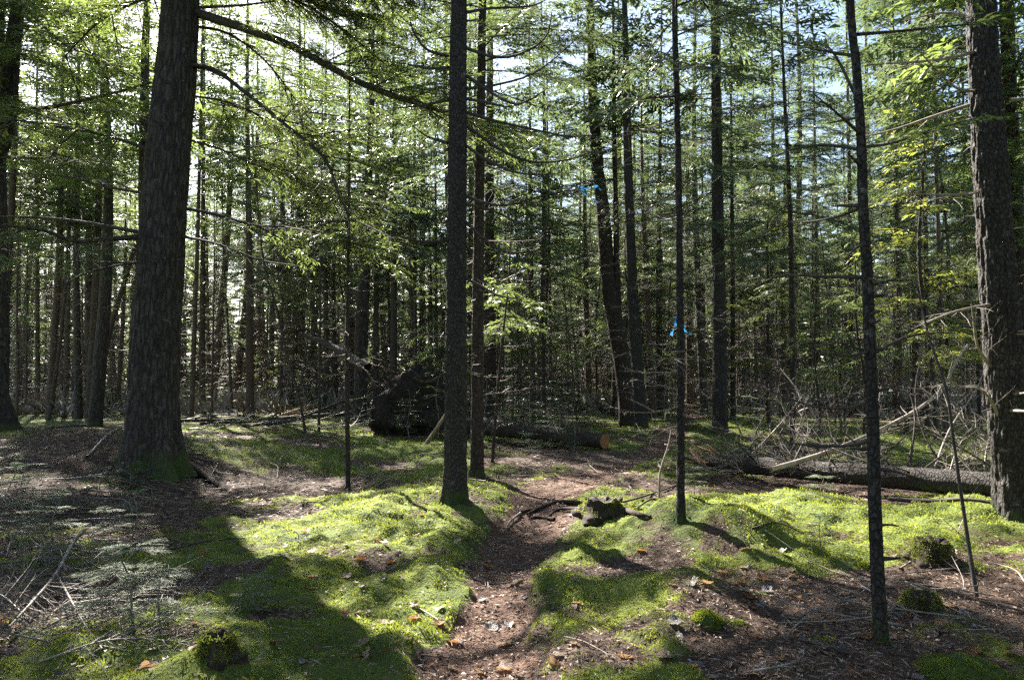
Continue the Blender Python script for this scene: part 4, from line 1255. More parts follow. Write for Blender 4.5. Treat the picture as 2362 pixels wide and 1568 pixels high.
# --- the fallen spruce on the right with its shattered end
a0, a1 = gp(1640, 1090), gp(2440, 1172)
fs = thing('fallen_spruce', 'long fallen spruce log lying behind the moss, bare branches, shattered orange end', 'fallen tree', a0)
q0, q1 = a0 + np.array([0, 0, 0.13]), a1 + np.array([0, 0, 0.16])
V, Q, e0, e1 = log_geo(q0, q1, 0.125, 0.155, seed=83, rings=120)
G = Geo()
G.add(V, Q)
new_obj('trunk', G.mesh('trunk', ['bark_pale'], a0), fs)
lax_ = norm(q1 - q0)
for ring_, out_ in ((e0, -lax_), (e1, lax_)):
    new_obj('end_face', disc(ring_ - a0, out_).mesh('end_face', ['rotten']), fs)
rg = RNG(97)
for j in range(13):                                   # splinters standing out of the break
    ang = rg.uniform(0, 6.28)
    w, L, th = rg.uniform(0.03, 0.075), rg.uniform(0.18, 0.55), rg.uniform(0.008, 0.02)
    o_ = q0 - a0 + np.array([rg.uniform(-0.25, 0.25), rg.normal(0, 0.06), rg.normal(0.03, 0.06)])
    dr = norm(-lax_ * rg.uniform(0.3, 1) + np.array([0, rg.normal(0, 0.25), rg.uniform(-0.1, 0.55)]))
    sd = norm(np.cross(dr, (0.1, 0.4, 1)))
    nn = np.cross(sd, dr)
    c = [o_ + sd * w, o_ - sd * w, o_ - sd * w * 0.8 + dr * L * 0.7, o_ - sd * w * 0.2 + dr * L, o_ + sd * w * 0.7 + dr * L * 0.82]
    Vs = np.array([p + nn * th for p in c] + [p - nn * th for p in c])
    G = Geo()
    G.add(Vs, np.array([[0, 1, 2, 3], [5, 8, 7, 6]]), 0, False)
    G.F.append((np.array([[0, 3, 4], [5, 9, 8]]), 0, False))
    G.F.append((np.array([[a, a + 5, (a + 1) % 5 + 5, (a + 1) % 5] for a in range(5)]), 0, False))
    o = new_obj('splinter', G.mesh('splinter', ['splinter']), fs)
for j, (px, d0, d1, r0) in enumerate([
        ([(1960, 1075), (1990, 1040), (2030, 1000), (2080, 985)], 10, 10.4, 0.018), ([(2095, 1085), (2105, 1020), (2110, 960), (2095, 900), (2060, 850)], 9.9, 10.5, 0.022),
        ([(2120, 1090), (2170, 1050), (2210, 1010)], 9.8, 9.4, 0.015), ([(2270, 1105), (2275, 1040), (2290, 980), (2310, 930)], 9.5, 9.9, 0.020), ([(2222, 1108), (2228, 1085), (2240, 1070), (2230, 1060)], 9.6, 9.5, 0.013),
        ([(2050, 1075), (2046, 1055), (2070, 1048)], 10, 10, 0.013), ([(1880, 1075), (1850, 1010), (1800, 930), (1760, 890)], 10.4, 11.2, 0.013), ([(1830, 1065), (1870, 990), (1930, 920), (1960, 870)], 10.5, 11.5, 0.014),
        ([(2030, 1070), (1960, 1010), (1900, 960), (1850, 930)], 10, 10.6, 0.016), ([(2150, 1095), (2190, 990), (2250, 900), (2270, 850)], 9.8, 10.8, 0.018), ([(1750, 1072), (1740, 1010), (1760, 960)], 10.9, 11.2, 0.012),
        ([(2190, 1100), (2130, 1000), (2110, 900), (2130, 800)], 9.7, 10.6, 0.016), ([(2240, 1105), (2200, 1150), (2150, 1165)], 9.5, 8.9, 0.016), ([(1930, 1080), (1900, 1030), (1910, 960)], 10.2, 9.8, 0.012),
        ([(2000, 1080), (2060, 1030), (2140, 960), (2200, 930)], 10, 10.3, 0.014), ([(1700, 1075), (1690, 1030), (1700, 1000), (1650, 985)], 11.2, 11.0, 0.010), ([(1670, 1080), (1660, 1040), (1620, 1015)], 11.3, 11.0, 0.010)]):
    add_branch(fs, a0, limb_px(px, d0, d1), r0, 0.004, 1200 + j, False, woodm=('twig', 'twig_dark', 'twig_dark')[j % 3], sides=5, k=10, dead_dense=0.8, dead_len=0.5, twig_r=0.004, start=0.15)

for j in range(46):
    rg = RNG(1250 + j)
    t = rg.uniform(0.12, 0.98)
    b0 = q0 * (1 - t) + q1 * t
    e = b0 + np.array([rg.normal(0.2, 0.8), rg.uniform(-0.25, 1.4), rg.uniform(0.1, 1.15)])
    m_ = (b0 + e) / 2 + np.array([rg.normal(0, 0.15), rg.normal(0, 0.15), rg.uniform(-0.25, 0.1)])
    add_branch(fs, a0, np.array([b0, m_, e]), rg.uniform(0.009, 0.016), 0.004, 1250 + j, False, woodm=('twig', 'twig_dark', 'twig_dark', 'twig_dark')[j % 4], sides=4, k=8, dead_dense=1.1, dead_len=0.6, twig_r=0.0042, start=0.1)

def stick(name, label, pts, r0, r1, seed, matn='twig', dense=0.25, ln=0.3, group=None, cat='stick', sides=6, twig_r=0.003, tert=2):
    pts = np.asarray(pts, float)
    b = pts[0]
    wd, _ = branch_geo(pts, r0, r1, seed, False, k=14, sides=sides, dead_dense=dense, dead_len=ln, twig_r=twig_r, tert=tert)
    G = Geo()
    G.add(wd[0] - b, wd[1])
    return tag(new_obj(name, G.mesh(name, [matn]), None, b), label, cat, group)

def on_ground(px, lift):
    out = []
    for j, (x, y) in enumerate(px):
        p = gp(x, y)
        out.append(p + np.array([0, 0, lift[j] if isinstance(lift, (list, tuple)) else lift]))
    return np.array(out)

stick('dead_snag', 'long bleached dead stem slanting up over the fallen spruce', limb_px([(1777, 1082), (1880, 1052), (1994, 1008), (2080, 965), (2130, 934), (2175, 894), (2205, 834), (2232, 795)], 9.9, 11.3), 0.034, 0.014, 61, 'bleached', 0.5, 0.8, cat='dead branch', sides=10, twig_r=0.006)
stick('dead_snag', 'second dead stem crossing low behind the fallen spruce', limb_px([(1985, 1080), (1900, 990), (1840, 900), (1800, 850)], 11.0, 12.0), 0.020, 0.008, 62, 'twig', 0.7, 0.7, cat='dead branch')
stick('dead_sapling', 'thin dark bare sapling leaning over the brown leaf litter', limb_px([(2252, 1376), (2240, 1300), (2229, 1226), (2202, 1042), (2184, 907), (2160, 830), (2139, 765), (2110, 640)], 5.35, 5.9), 0.016, 0.006, 63, 'twig_dark', 0.4, 0.6, cat='sapling')
stick('dead_snag', 'grey weathered stick propped against the path-edge spruce', limb_px([(985, 1020), (1005, 990), (1028, 955)], 12.0, 11.0), 0.035, 0.022, 64, 'bleached', 0.2, 0.3, cat='dead branch')
stick('dead_snag', 'dark snapped stem leaning down onto the root plate', limb_px([(846, 850), (800, 820), (765, 800), (735, 785), (690, 770)], 19.2, 21.0), 0.14, 0.05, 65, 'twig_dark', 0.3, 0.9, cat='dead branch', sides=10)
stick('dead_shrub', 'bare forked twig shrub standing beside the path bend', limb_px([(1520, 1150), (1522, 1090), (1540, 1030), (1548, 990)], 8.9, 9.0), 0.016, 0.006, 66, 'twig', 0.6, 0.4, cat='shrub')
stick('dead_branch', 'dark twiggy branch lying left of the taped spruce', limb_px([(1568, 1172), (1540, 1165), (1505, 1150), (1470, 1170), (1440, 1190)], 8.9, 8.6), 0.020, 0.006, 67, 'twig_dark', 0.6, 0.5, cat='dead branch')
for j, (px, r, lab) in enumerate([
        ([(417, 974), (520, 972), (650, 968), (730, 962)], 0.07, 'dark pole lying across the sunlit clearing'), ([(600, 972), (740, 958), (840, 950)], 0.08, 'thick dark pole lying towards the root plate'),
        ([(560, 985), (660, 972), (740, 945), (790, 925)], 0.05, 'slanting thin pole on the brush heap'), ([(640, 965), (690, 945), (735, 930)], 0.09, 'split orange-brown pole end in the brush heap'),
        ([(460, 980), (560, 984), (690, 985)], 0.045, 'grey pole along the near side of the brush heap')]):
    p = on_ground([px[0]], 0.08)
    dY = p[0][1]
    pts = np.array([at(x, y, dY + 0.5 * k) for k, (x, y) in enumerate(px)])
    pts[:, 2] = np.maximum(pts[:, 2], [gz(q[0], q[1]) + 0.04 for q in pts])
    stick('fallen_pole', lab, pts, r, r * 0.6, 70 + j, 'splinter' if 'split' in lab else 'twig_dark', 0.5, 0.9, cat='log', sides=8)
for j in range(9):
    rg = RNG(1300 + j)
    c = gp(rg.uniform(470, 800), rg.uniform(965, 1000))
    a = rg.uniform(-0.6, 0.6)
    L = rg.uniform(1.2, 2.6)
    d_ = np.array([math.cos(a), math.sin(a), 0])
    stick('fallen_branch', 'twiggy dead branch heaped in the sunlit clearing', np.array([c - d_ * L / 2 + (0, 0, 0.05), c + (0, 0, rg.uniform(0.1, 0.3)), c + d_ * L / 2 + (0, 0, rg.uniform(0.05, 0.6))]), 0.022, 0.006, 1300 + j, 'twig', 1.0, 0.8, 'brush heap branches', 'dead branch', 4, 0.005)

for j in range(44):
    rg = RNG(1330 + j)
    c = gp(rg.uniform(1585, 1960), rg.uniform(1062, 1112))
    a = rg.uniform(-0.9, 0.9) + (math.pi if j % 2 else 0)
    L = rg.uniform(0.5, 1.5)
    d_ = np.array([math.cos(a), math.sin(a), 0])
    P = np.array([c - d_ * L / 2, c, c + d_ * L / 2])
    P[:, 2] = [gz(q[0], q[1]) + h_ for q, h_ in zip(P, (rg.uniform(0.02, 0.15), rg.uniform(0.05, 0.3), rg.uniform(0.05, 0.6)))]
    stick('fallen_branch', 'dead branch in the debris heap at the fallen spruce', P, rg.uniform(0.008, 0.02), 0.004, 1330 + j, ('twig', 'bleached', 'twig_dark')[j % 3], 0.8, 0.5, 'debris heap branches', 'dead branch', 5, 0.0035)
# --- brush in the left foreground
stick('fallen_branch', 'forked dead fir top, a dense spray of fine twigs on the ground', on_ground([(192, 1264), (165, 1310), (130, 1362), (80, 1420), (20, 1480)], [0.16, 0.16, 0.13, 0.1, 0.08]), 0.017, 0.007, 1401, 'twig', 2.0, 0.85, cat='dead branch', twig_r=0.004, tert=5)
stick('fallen_branch', 'thinner fork of dead twigs beside the fallen fir top', on_ground([(128, 1362), (150, 1400), (190, 1468), (235, 1512)], [0.12, 0.11, 0.08, 0.03]), 0.009, 0.004, 1402, 'twig', 2.0, 0.7, cat='dead branch', twig_r=0.0038, tert=5)
for j, (x, y, a) in enumerate(((60, 1440, 2.6), (120, 1500, 3.4), (30, 1390, 2.9), (200, 1430, 0.6), (90, 1545, 0.2), (150, 1330, 2.2), (20, 1520, 1.2))):
    c = gp(x, y)
    d_ = np.array([math.cos(a), math.sin(a), 0])
    stick('fallen_branch', 'low tangle of fine grey twigs in the shaded corner', np.array([c + (0, 0, 0.03), c + d_ * 0.35 + (0, 0, 0.12), c + d_ * 0.8 + (0, 0, 0.07)]), 0.007, 0.003, 1410 + j, 'twig', 2.2, 0.65, 'twig tangles in the shaded corner', 'dead branch', 4, 0.0038, 5)

for j, (px, r, m_, lab) in enumerate([
        ([(322, 1288), (400, 1284), (480, 1262), (565, 1256)], 0.012, 'twig_dark', 'straight dark stick below the lit moss patch'), ([(190, 1280), (260, 1284), (325, 1290)], 0.006, 'bleached', 'pale thin stick joining the dark one'),
        ([(225, 1155), (290, 1158), (308, 1195)], 0.007, 'bleached', 'pale bent twig near the massive hemlock'), ([(945, 1398), (985, 1420), (1010, 1445)], 0.007, 'bleached', 'short pale twig at the path’s mossy edge'),
        ([(1090, 1345), (1130, 1352), (1180, 1352)], 0.010, 'twig_dark', 'short dark twig lying across the path'), ([(740, 1165), (690, 1195), (660, 1180)], 0.007, 'twig_dark', 'thin dark twig on the shaded moss rim'),
        ([(1200, 1190), (1175, 1210), (1165, 1230)], 0.017, 'twig', 'stubby broken stick upright among the path roots'), ([(1610, 1460), (1640, 1420), (1600, 1400)], 0.006, 'bleached', 'small pale hooked twig by the moss cushions'),
        ([(2075, 1320), (2120, 1290), (2180, 1280), (2230, 1200)], 0.008, 'bleached', 'pale slanting twig by the dark mossy stump'), ([(1735, 1240), (1790, 1238), (1850, 1240)], 0.010, 'twig_dark', 'dark twig half sunk in the moss'),
        ([(2050, 1160), (2150, 1170), (2230, 1172), (2300, 1175)], 0.03, 'twig_dark', 'decayed dark limb along the fallen spruce'), ([(1120, 1115), (1060, 1110), (1030, 1120)], 0.010, 'twig', 'grey twig behind the path-edge spruce'),
        ([(1420, 1180), (1480, 1155), (1540, 1130), (1600, 1110)], 0.014, 'twig_dark', 'dark stick running from stump to shattered log'), ([(380, 1000), (300, 990), (200, 985), (120, 992)], 0.03, 'twig_dark', 'grey limb on the bank behind the massive hemlock'),
        ([(200, 1060), (260, 1000), (300, 985)], 0.02, 'twig', 'bleached limb rising from the twiggy bank'), ([(1300, 1480), (1350, 1490), (1420, 1530)], 0.005, 'twig', 'hair-thin grey twig on the moss right of the path')]):
    stick('fallen_stick', lab, on_ground(px, r * 1.3 + 0.01), r, r * 0.5, 1500 + j, m_, 0.35, 0.16, None, 'stick', 6, 0.0025)
srng = RNG(1600)
for j in range(110):
    if j < 45:
        c = gp(srng.uniform(420, 1020), srng.uniform(1045, 1130))
        lab, grp = 'bare twig on the floor of the shaded hollow', 'twigs in the hollow'
    elif j < 75:
        c = gp(srng.uniform(0, 420), srng.uniform(1000, 1300))
        lab, grp = 'bare twig lying on the shaded bank', 'twigs on the bank'
    elif j < 95:
        c = gp(srng.uniform(1750, 2361), srng.uniform(1300, 1560))
        lab, grp = 'bare twig lying in brown leaf litter', 'twigs in the leaf litter'
    else:
        c = gp(srng.uniform(1100, 1600), srng.uniform(1000, 1100))
        lab, grp = 'bare twig on the ground around the path bend', 'twigs by the path bend'
    a = srng.uniform(0, 6.28)
    L = srng.uniform(0.3, 1.1)
    d_ = np.array([math.cos(a), math.sin(a), 0])
    P = [c - d_ * L / 2, c + np.array([srng.normal(0, 0.06), srng.normal(0, 0.06), 0]), c + d_ * L / 2]
    P = np.array([[p[0], p[1], gz(p[0], p[1]) + h_] for p, h_ in zip(P, (0.015, srng.uniform(0.02, 0.08), srng.uniform(0.01, 0.16)))])
    stick('fallen_twig', lab, P, srng.uniform(0.004, 0.009), 0.002, 1600 + j, 'twig' if srng.random() < 0.7 else 'bleached', 0.5, 0.28, grp, 'twig', 4, 0.0022)

# --- stumps
def stump(label, px, py, rad, h, seed, matn, moss=0.0, roots=(), name='tree_stump', jag=0.35):
    b = gp(px, py)
    root = thing(name, label, 'stump', b)
    n, m = 56, 26
    th = np.arange(n) * 2 * math.pi / n
    V = []
    rg = RNG(seed)
    top = 1 + jag * fbm(np.cos(th) * 3.2, np.sin(th) * 3.2, 0.5, seed, 4)
    for j in range(m):
        t = j / (m - 1)
        z = -0.06 + (h * top + 0.06) * t
        r = rad * (1 + 0.75 * np.exp(-np.maximum(z, 0) / (h * 0.35)) * (0.55 + 0.45 * np.cos(th * 4 + seed)) - 0.12 * t)
        r = r * (1 + 0.10 * fbm(np.cos(th) * 3, np.sin(th) * 3, z / h * 2.0, seed + 2, 3)) + 0.016 * noise(np.cos(th) * 11, np.sin(th) * 11, z * 3.0, seed + 4) + 0.006 * noise(np.cos(th) * 20, np.sin(th) * 20, z * 9.0, seed + 5)
        V.append(np.stack([r * np.cos(th), r * np.sin(th), z], -1))
    for f, dz in ((0.75, -0.12), (0.45, -0.35), (0.08, -0.45)):
        V.append(np.stack([V[m - 1][:, 0] * f, V[m - 1][:, 1] * f, V[m - 1][:, 2] + dz * h * (0.7 + 0.6 * noise(np.cos(th) * 2, np.sin(th) * 2, f * 5, seed + 9))], -1))
    V = np.array(V)
    mm = len(V)
    i = np.arange(mm - 1)[:, None] * n
    k = np.arange(n)[None]
    Q = np.stack([i + k, i + (k + 1) % n, i + n + (k + 1) % n, i + n + k], -1).reshape(-1, 4)
    G = Geo()
    G.add(V.reshape(-1, 3), Q)
    new_obj('stump_body', G.mesh('stump_body', [matn]), root)
    if moss > 0:                                      # moss as a coat of short blades
        VV_ = V[:m].reshape(-1, 3)
        nb = 5200
        idx = rg.integers(0, len(VV_), nb)
        P = VV_[idx] + rg.normal(0, 0.008, (nb, 3))
        keep = (noise(P[:, 0] / 0.09, P[:, 1] / 0.09, P[:, 2] / 0.09, seed + 20) < moss * 2 - 1) & (P[:, 2] > 0)
        P = P[keep]
        out = norm(np.stack([P[:, 0], P[:, 1], 0.15 + 0 * P[:, 0]], -1) + rg.normal(0, 0.4, P.shape))
        Vk, Fk = kites(P - out * 0.006, out, rg.normal(0, 1, P.shape), rg.uniform(0.010, 0.020, len(P)), rg.uniform(0.004, 0.008, len(P)), 0.3)
        G = Geo()
        G.add(Vk, Fk, 0, False)
        tag(new_obj('moss_coat', G.mesh('moss_coat', ['moss']), root), kind='stuff')
    for j, (pxs, r0) in enumerate(roots):
        p = on_ground(pxs, 0.02)
        add_branch(root, b, p, r0, r0 * 0.45, seed + 50 + j, False, name='root', woodm='rotten', sides=8, k=16, dead_dense=0.02, dead_len=0.02)
    return root

stump('crumbling dark stump beside the path, roots crossing the trail', 1392, 1197, 0.21, 0.15, 21, 'rotten', 0.62, [
    ([(1350, 1168), (1290, 1162), (1250, 1172), (1215, 1190)], 0.030), ([(1345, 1180), (1290, 1178), (1262, 1195)], 0.026), ([(1440, 1190), (1470, 1205), (1500, 1200)], 0.03), ([(1240, 1178), (1215, 1180), (1190, 1188)], 0.022), ([(1278, 1200), (1240, 1196), (1220, 1200)], 0.022)], jag=0.22)
stump('rounded dark stump in moss beyond the leaf litter', 2150, 1300, 0.13, 0.15, 22, 'rotten', 0.75, jag=0.15)
stump('small moss-grown stump in the brown leaf litter', 2127, 1408, 0.105, 0.11, 23, 'rotten', 1.0, jag=0.15)
stump('little sawn stump with a bright mossy crown', 500, 1562, 0.075, 0.10, 24, 'rotten', 0.8, jag=0.15)

def cushion(label, px, py, r, h, seed, group=None):
    b = gp(px, py)
    rg = RNG(seed)
    nb = 4200
    a, q = rg.uniform(0, 6.28, nb), np.sqrt(rg.random(nb))
    P = np.stack([r * q * np.cos(a), r * q * np.sin(a), h * (1 - q ** 2.2)], -1)
    P[:, 2] += 0.25 * h * noise(P[:, 0] / 0.05, P[:, 1] / 0.05, 0, seed) - 0.004
    P[:, :2] *= (1 + 0.22 * noise(np.cos(a) * 1.5, np.sin(a) * 1.5, 0.5, seed + 1))[:, None]
    out = norm(np.stack([P[:, 0] / r, P[:, 1] / r, 0.9 + 0 * a], -1) + rg.normal(0, 0.35, P.shape))
    Vk, Fk = kites(P - out * 0.01, out, rg.normal(0, 1, P.shape), rg.uniform(0.009, 0.019, nb), rg.uniform(0.0035, 0.007, nb), 0.2)
    G = Geo()
    G.add(Vk, Fk, 1, False)
    n, m = 28, 9
    th = np.arange(n) * 2 * math.pi / n
    V = np.array([np.stack([r * f * np.cos(th), r * f * np.sin(th), h * (1 - f ** 2.2) - 0.006 - 0.03 * (f > 0.99) + 0 * th], -1) for f in np.linspace(1.02, 0.01, m)])
    i = np.arange(m - 1)[:, None] * n
    k = np.arange(n)[None]
    G.add(V.reshape(-1, 3), np.stack([i + k, i + (k + 1) % n, i + n + (k + 1) % n, i + n + k], -1).reshape(-1, 4), 0)
    tag(new_obj('moss_cushion', G.mesh('moss_cushion', ['moss_dark', 'moss']), None, b), label, 'moss', group)
cushion('larger round bright green moss cushion by the hooked twig', 1632, 1448, 0.09, 0.05, 31)
cushion('smaller moss cushion right beside the larger round one', 1695, 1440, 0.07, 0.035, 32)
cushion('low moss cushion at the foot of the knotty spruce', 1995, 1310, 0.07, 0.045, 33)
cushion('dark green moss mound in the litter at the slope’s foot', 2230, 1560, 0.22, 0.07, 35)

# --- blue flagging tape
def ribbon(label, pts, w, seed):
    pts = smooth_poly(np.asarray(pts, float), 22)
    b = pts[0]
    T = norm(np.gradient(pts, axis=0))
    rg = RNG(seed)
    tw = np.linspace(0, rg.uniform(1.5, 3.0), len(pts))
    A = norm(np.cross(T, (0.2, 1.0, 0.1)))
    B = np.cross(T, A)
    S = np.cos(tw)[:, None] * A + np.sin(tw)[:, None] * B
    V = np.vstack([pts + S * w / 2, pts - S * w / 2]) - b
    n = len(pts)
    k = np.arange(n - 1)
    G = Geo()
    G.add(V, np.stack([k, k + 1, n + k + 1, n + k], -1))
    return G.mesh('tape', ['ribbon']), b
rbt = at(1560, 736, 8.15)
t1 = thing('flagging_tape', 'blue flagging tape tied round the slim dark spruce', 'ribbon', rbt)
for nm, px, w in (('tail', [(1561, 735), (1556, 748), (1553, 760), (1547, 773)], 0.028), ('tail', [(1562, 733), (1558, 740), (1559, 752)], 0.03), ('knot', [(1566, 738), (1561, 731), (1556, 735), (1562, 740)], 0.022), ('tail', [(1578, 762), (1586, 768), (1594, 771)], 0.02),
                  ('loop', [(1560, 736), (1572, 740), (1579, 748), (1578, 762)], 0.018)):
    me, b = ribbon('', [at(x, y, 8.10 if nm != 'loop' else 8.06) for x, y in px], w, len(nm))
    o = new_obj(nm, me, t1, Vector(b) - Vector(rbt))
rbt = at(1345, 434, 8.8)
t2 = thing('flagging_tape', 'blue flagging tape hanging from a bare spruce branch overhead', 'ribbon', rbt)
for nm, px, w in (('tail', [(1341, 436), (1346, 445), (1360, 455), (1380, 468)], 0.028), ('tail', [(1339, 434), (1346, 430), (1350, 426)], 0.024), ('tail', [(1370, 432), (1378, 430), (1386, 440)], 0.035), ('loop', [(1345, 434), (1358, 437), (1370, 432)], 0.016)):
    me, b = ribbon('', [at(x, y, 8.78) for x, y in px], w, len(nm) + 3)
    new_obj(nm, me, t2, Vector(b) - Vector(rbt))

# ------------------------------------------------------------------ seedlings and the shaded thicket
def seedling_mesh(seed, h, width, whorls):
    """little fir: flat whorls of needled shoots"""
    rg = RNG(seed)
    Wd, Lf = Geo(), []
    ax = np.array([[0, 0, -0.03], [rg.normal(0, 0.02), rg.normal(0, 0.02), h * 0.5], [rg.normal(0, 0.03), rg.normal(0, 0.03), h]])
    V, Q = tubes(smooth_poly(ax, 8)[None], np.linspace(0.006, 0.002, 8)[None], 5)
    Wd.add(V, Q, 1)
    P, Dd, N, Ln = [], [], [], []
    def shoot(p, d, L):
        n = int(L / 0.0045)
        t = (np.arange(n) + 0.5) / n
        q = p + d * (t * L)[:, None] - np.array([0, 0, 1.0]) * (0.10 * L * t ** 2)[:, None]
        sd = norm(np.cross(d, (0, 0, 1.0)))
        sg = np.where(np.arange(n) % 2, 1, -1)[:, None]
        P.append(q)
        Dd.append(norm(d * 0.55 + sd * sg + rg.normal(0, 0.12, (n, 3)) + np.array([0, 0, 0.12])))
        N.append(np.tile((0, 0, 1.0), (n, 1)) + rg.normal(0, 0.25, (n, 3)))
        Ln.append(rg.uniform(0.011, 0.019, n) * (1.1 - 0.5 * t ** 4))
        V, Q = tubes(np.stack([p, p + d * L - np.array([0, 0, 0.1 * L])])[None], np.array([[0.0018, 0.0008]]), 3)
        Wd.add(V, Q, 1)
    for w in range(whorls):
        z = h * (0.25 + 0.75 * w / max(1, whorls - 1))
        L = width * (1 - 0.6 * w / whorls)
        nb = int(rg.integers(4, 7))
        for j in range(nb):
            a = 6.28 * j / nb + rg.uniform(-0.3, 0.3)
            d = norm(np.array([math.cos(a), math.sin(a), rg.uniform(-0.05, 0.22)]))
            l = L * rg.uniform(0.7, 1.15)
            p = np.array([0, 0, z])
            shoot(p + d * 0.02, d, l)
            for q in np.arange(0.3, 0.92, 0.14):
                for sgn in (-1, 1):
                    a2 = a + sgn * rg.uniform(0.6, 0.95)
                    d2 = norm(np.array([math.cos(a2), math.sin(a2), rg.uniform(-0.1, 0.12)]))
                    shoot(p + d * l * q - np.array([0, 0, 0.08 * l * q * q]), d2, l * (1 - q) * rg.uniform(0.5, 0.8) + 0.02)
    V, F = kites(np.vstack(P), np.vstack(Dd), np.vstack(N), np.concatenate(Ln), np.full(sum(len(x) for x in Ln), 0.0034), 0.05)
    Wd.add(V, F, 0, False)
    return Wd.mesh('seedling', ['seedling', 'twig'])
SEED = [seedling_mesh(1, 0.16, 0.17, 2), seedling_mesh(2, 0.24, 0.20, 3), seedling_mesh(3, 0.34, 0.24, 4), seedling_mesh(4, 0.12, 0.13, 1)]
for j, (px, py, k, sc, lab, grp) in enumerate([
        (300, 1445, 1, 1.7, 'silvery-lit fir seedling spreading flat on the leaf litter', None), (240, 1425, 0, 1.7, 'low fir seedling left of the silvery-lit one', None), (370, 1455, 0, 1.6, 'low fir seedling right of the silvery-lit one', None),
        (585, 1420, 1, 0.9, 'single small fir seedling on the dark mossy slope', None), (300, 1245, 2, 1.3, 'pale sunlit fir seedling beside the bright moss patch', None), (245, 1225, 0, 1.3, 'fir seedling half in shade near the bright moss patch', None),
        (685, 1260, 3, 1.1, 'tiny fir seedling on the sunlit moss slope', None), (60, 1190, 2, 1.5, 'dark fir seedling in the shaded left bank', 'bank seedlings'), (20, 1260, 2, 1.6, 'dark fir seedling in the shaded left bank', 'bank seedlings'),
        (120, 1240, 1, 1.5, 'dark fir seedling in the shaded left bank', 'bank seedlings'), (70, 1320, 2, 1.2, 'dark fir seedling in the shaded left bank', 'bank seedlings'), (170, 1180, 1, 1.4, 'dark fir seedling in the shaded left bank', 'bank seedlings'), (15, 1130, 2, 1.4, 'dark fir seedling in the shaded left bank', 'bank seedlings'),
        (230, 1140, 1, 1.3, 'dark fir seedling in the shaded left bank', 'bank seedlings'), (1895, 1290, 2, 0.8, 'single slender fir seedling on the moss near the knotty spruce', None), (1890, 1160, 1, 1.2, 'fir seedling at the foot of the fallen spruce', None),
        (1545, 985, 2, 2.6, 'bushy sunlit fir seedling where the path bends', None), (1716, 1010, 2, 2.8, 'feathery green fir bush beside the broad mound spruce', None), (1600, 1150, 2, 1.0, 'green fir seedling behind the taped spruce', None),
        (1595, 985, 1, 2.2, 'small fir seedling right of the sunlit bushy one', None), (1300, 1025, 1, 1.8, 'shaded fir seedling in front of the sawn log', 'log seedlings'), (1220, 1045, 1, 1.6, 'shaded fir seedling in front of the sawn log', 'log seedlings'),
        (1350, 1035, 0, 2.0, 'shaded fir seedling in front of the sawn log', 'log seedlings'), (1250, 1030, 2, 1.6, 'shaded fir seedling in front of the sawn log', 'log seedlings'), (470, 1055, 1, 1.6, 'fir seedling at the rim of the shaded hollow', None),
        (2040, 1420, 3, 0.8, 'tiny fir sprig right of the knotty spruce', None), (300, 1120, 1, 1.2, 'fir seedling below the massive hemlock’s roots', None)]):
    b = gp(px, py)
    tag(new_obj('fir_seedling', SEED[k], None, b, (0, 0, j * 1.7), sc), lab, 'seedling', grp)

THK = []
for v in range(4):
    rg = RNG(560 + v)
    H = 1.9
    zz = np.linspace(-0.08, H, 4)
    ax = np.stack([rg.normal(0, 0.05, 4), rg.normal(0, 0.05, 4), zz], -1)
    V, Q = trunk_geo(ax, [0.018, 0.014, 0.010, 0.004], sides=6, rings=8, seed=560 + v)
    G = Geo()
    G.add(V, Q)
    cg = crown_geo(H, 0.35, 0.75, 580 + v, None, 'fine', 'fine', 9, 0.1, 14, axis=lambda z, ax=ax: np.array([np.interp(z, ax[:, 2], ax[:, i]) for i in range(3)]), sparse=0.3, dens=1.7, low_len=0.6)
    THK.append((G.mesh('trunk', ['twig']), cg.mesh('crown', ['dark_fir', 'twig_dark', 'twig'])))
for j, (px, py, sc) in enumerate([(1175, 1022, 0.75), (1225, 1030, 0.7), (1270, 1034, 0.62), (1325, 1040, 0.55), (1120, 1015, 0.8), (1010, 1008, 0.85), (945, 1012, 0.6), (1180, 985, 1.0), (1215, 975, 0.9), (1250, 990, 1.0), (1290, 978, 0.85), (1320, 985, 0.8), (1010, 985, 0.9), (970, 990, 0.75), (1160, 965, 1.1), (1235, 962, 1.1), (1300, 960, 1.0), (1345, 975, 0.7), (1200, 1010, 0.55), (1280, 1012, 0.5)]):
    b = gp(px, py)
    t = thing('fir_sapling', 'scraggy shaded fir sapling in the thicket along the sawn log', 'sapling', b, 'thicket saplings by the log', (0, 0, j * 2.1), sc)
    new_obj('trunk', THK[j % 4][0], t)
    new_obj('crown', THK[j % 4][1], t)

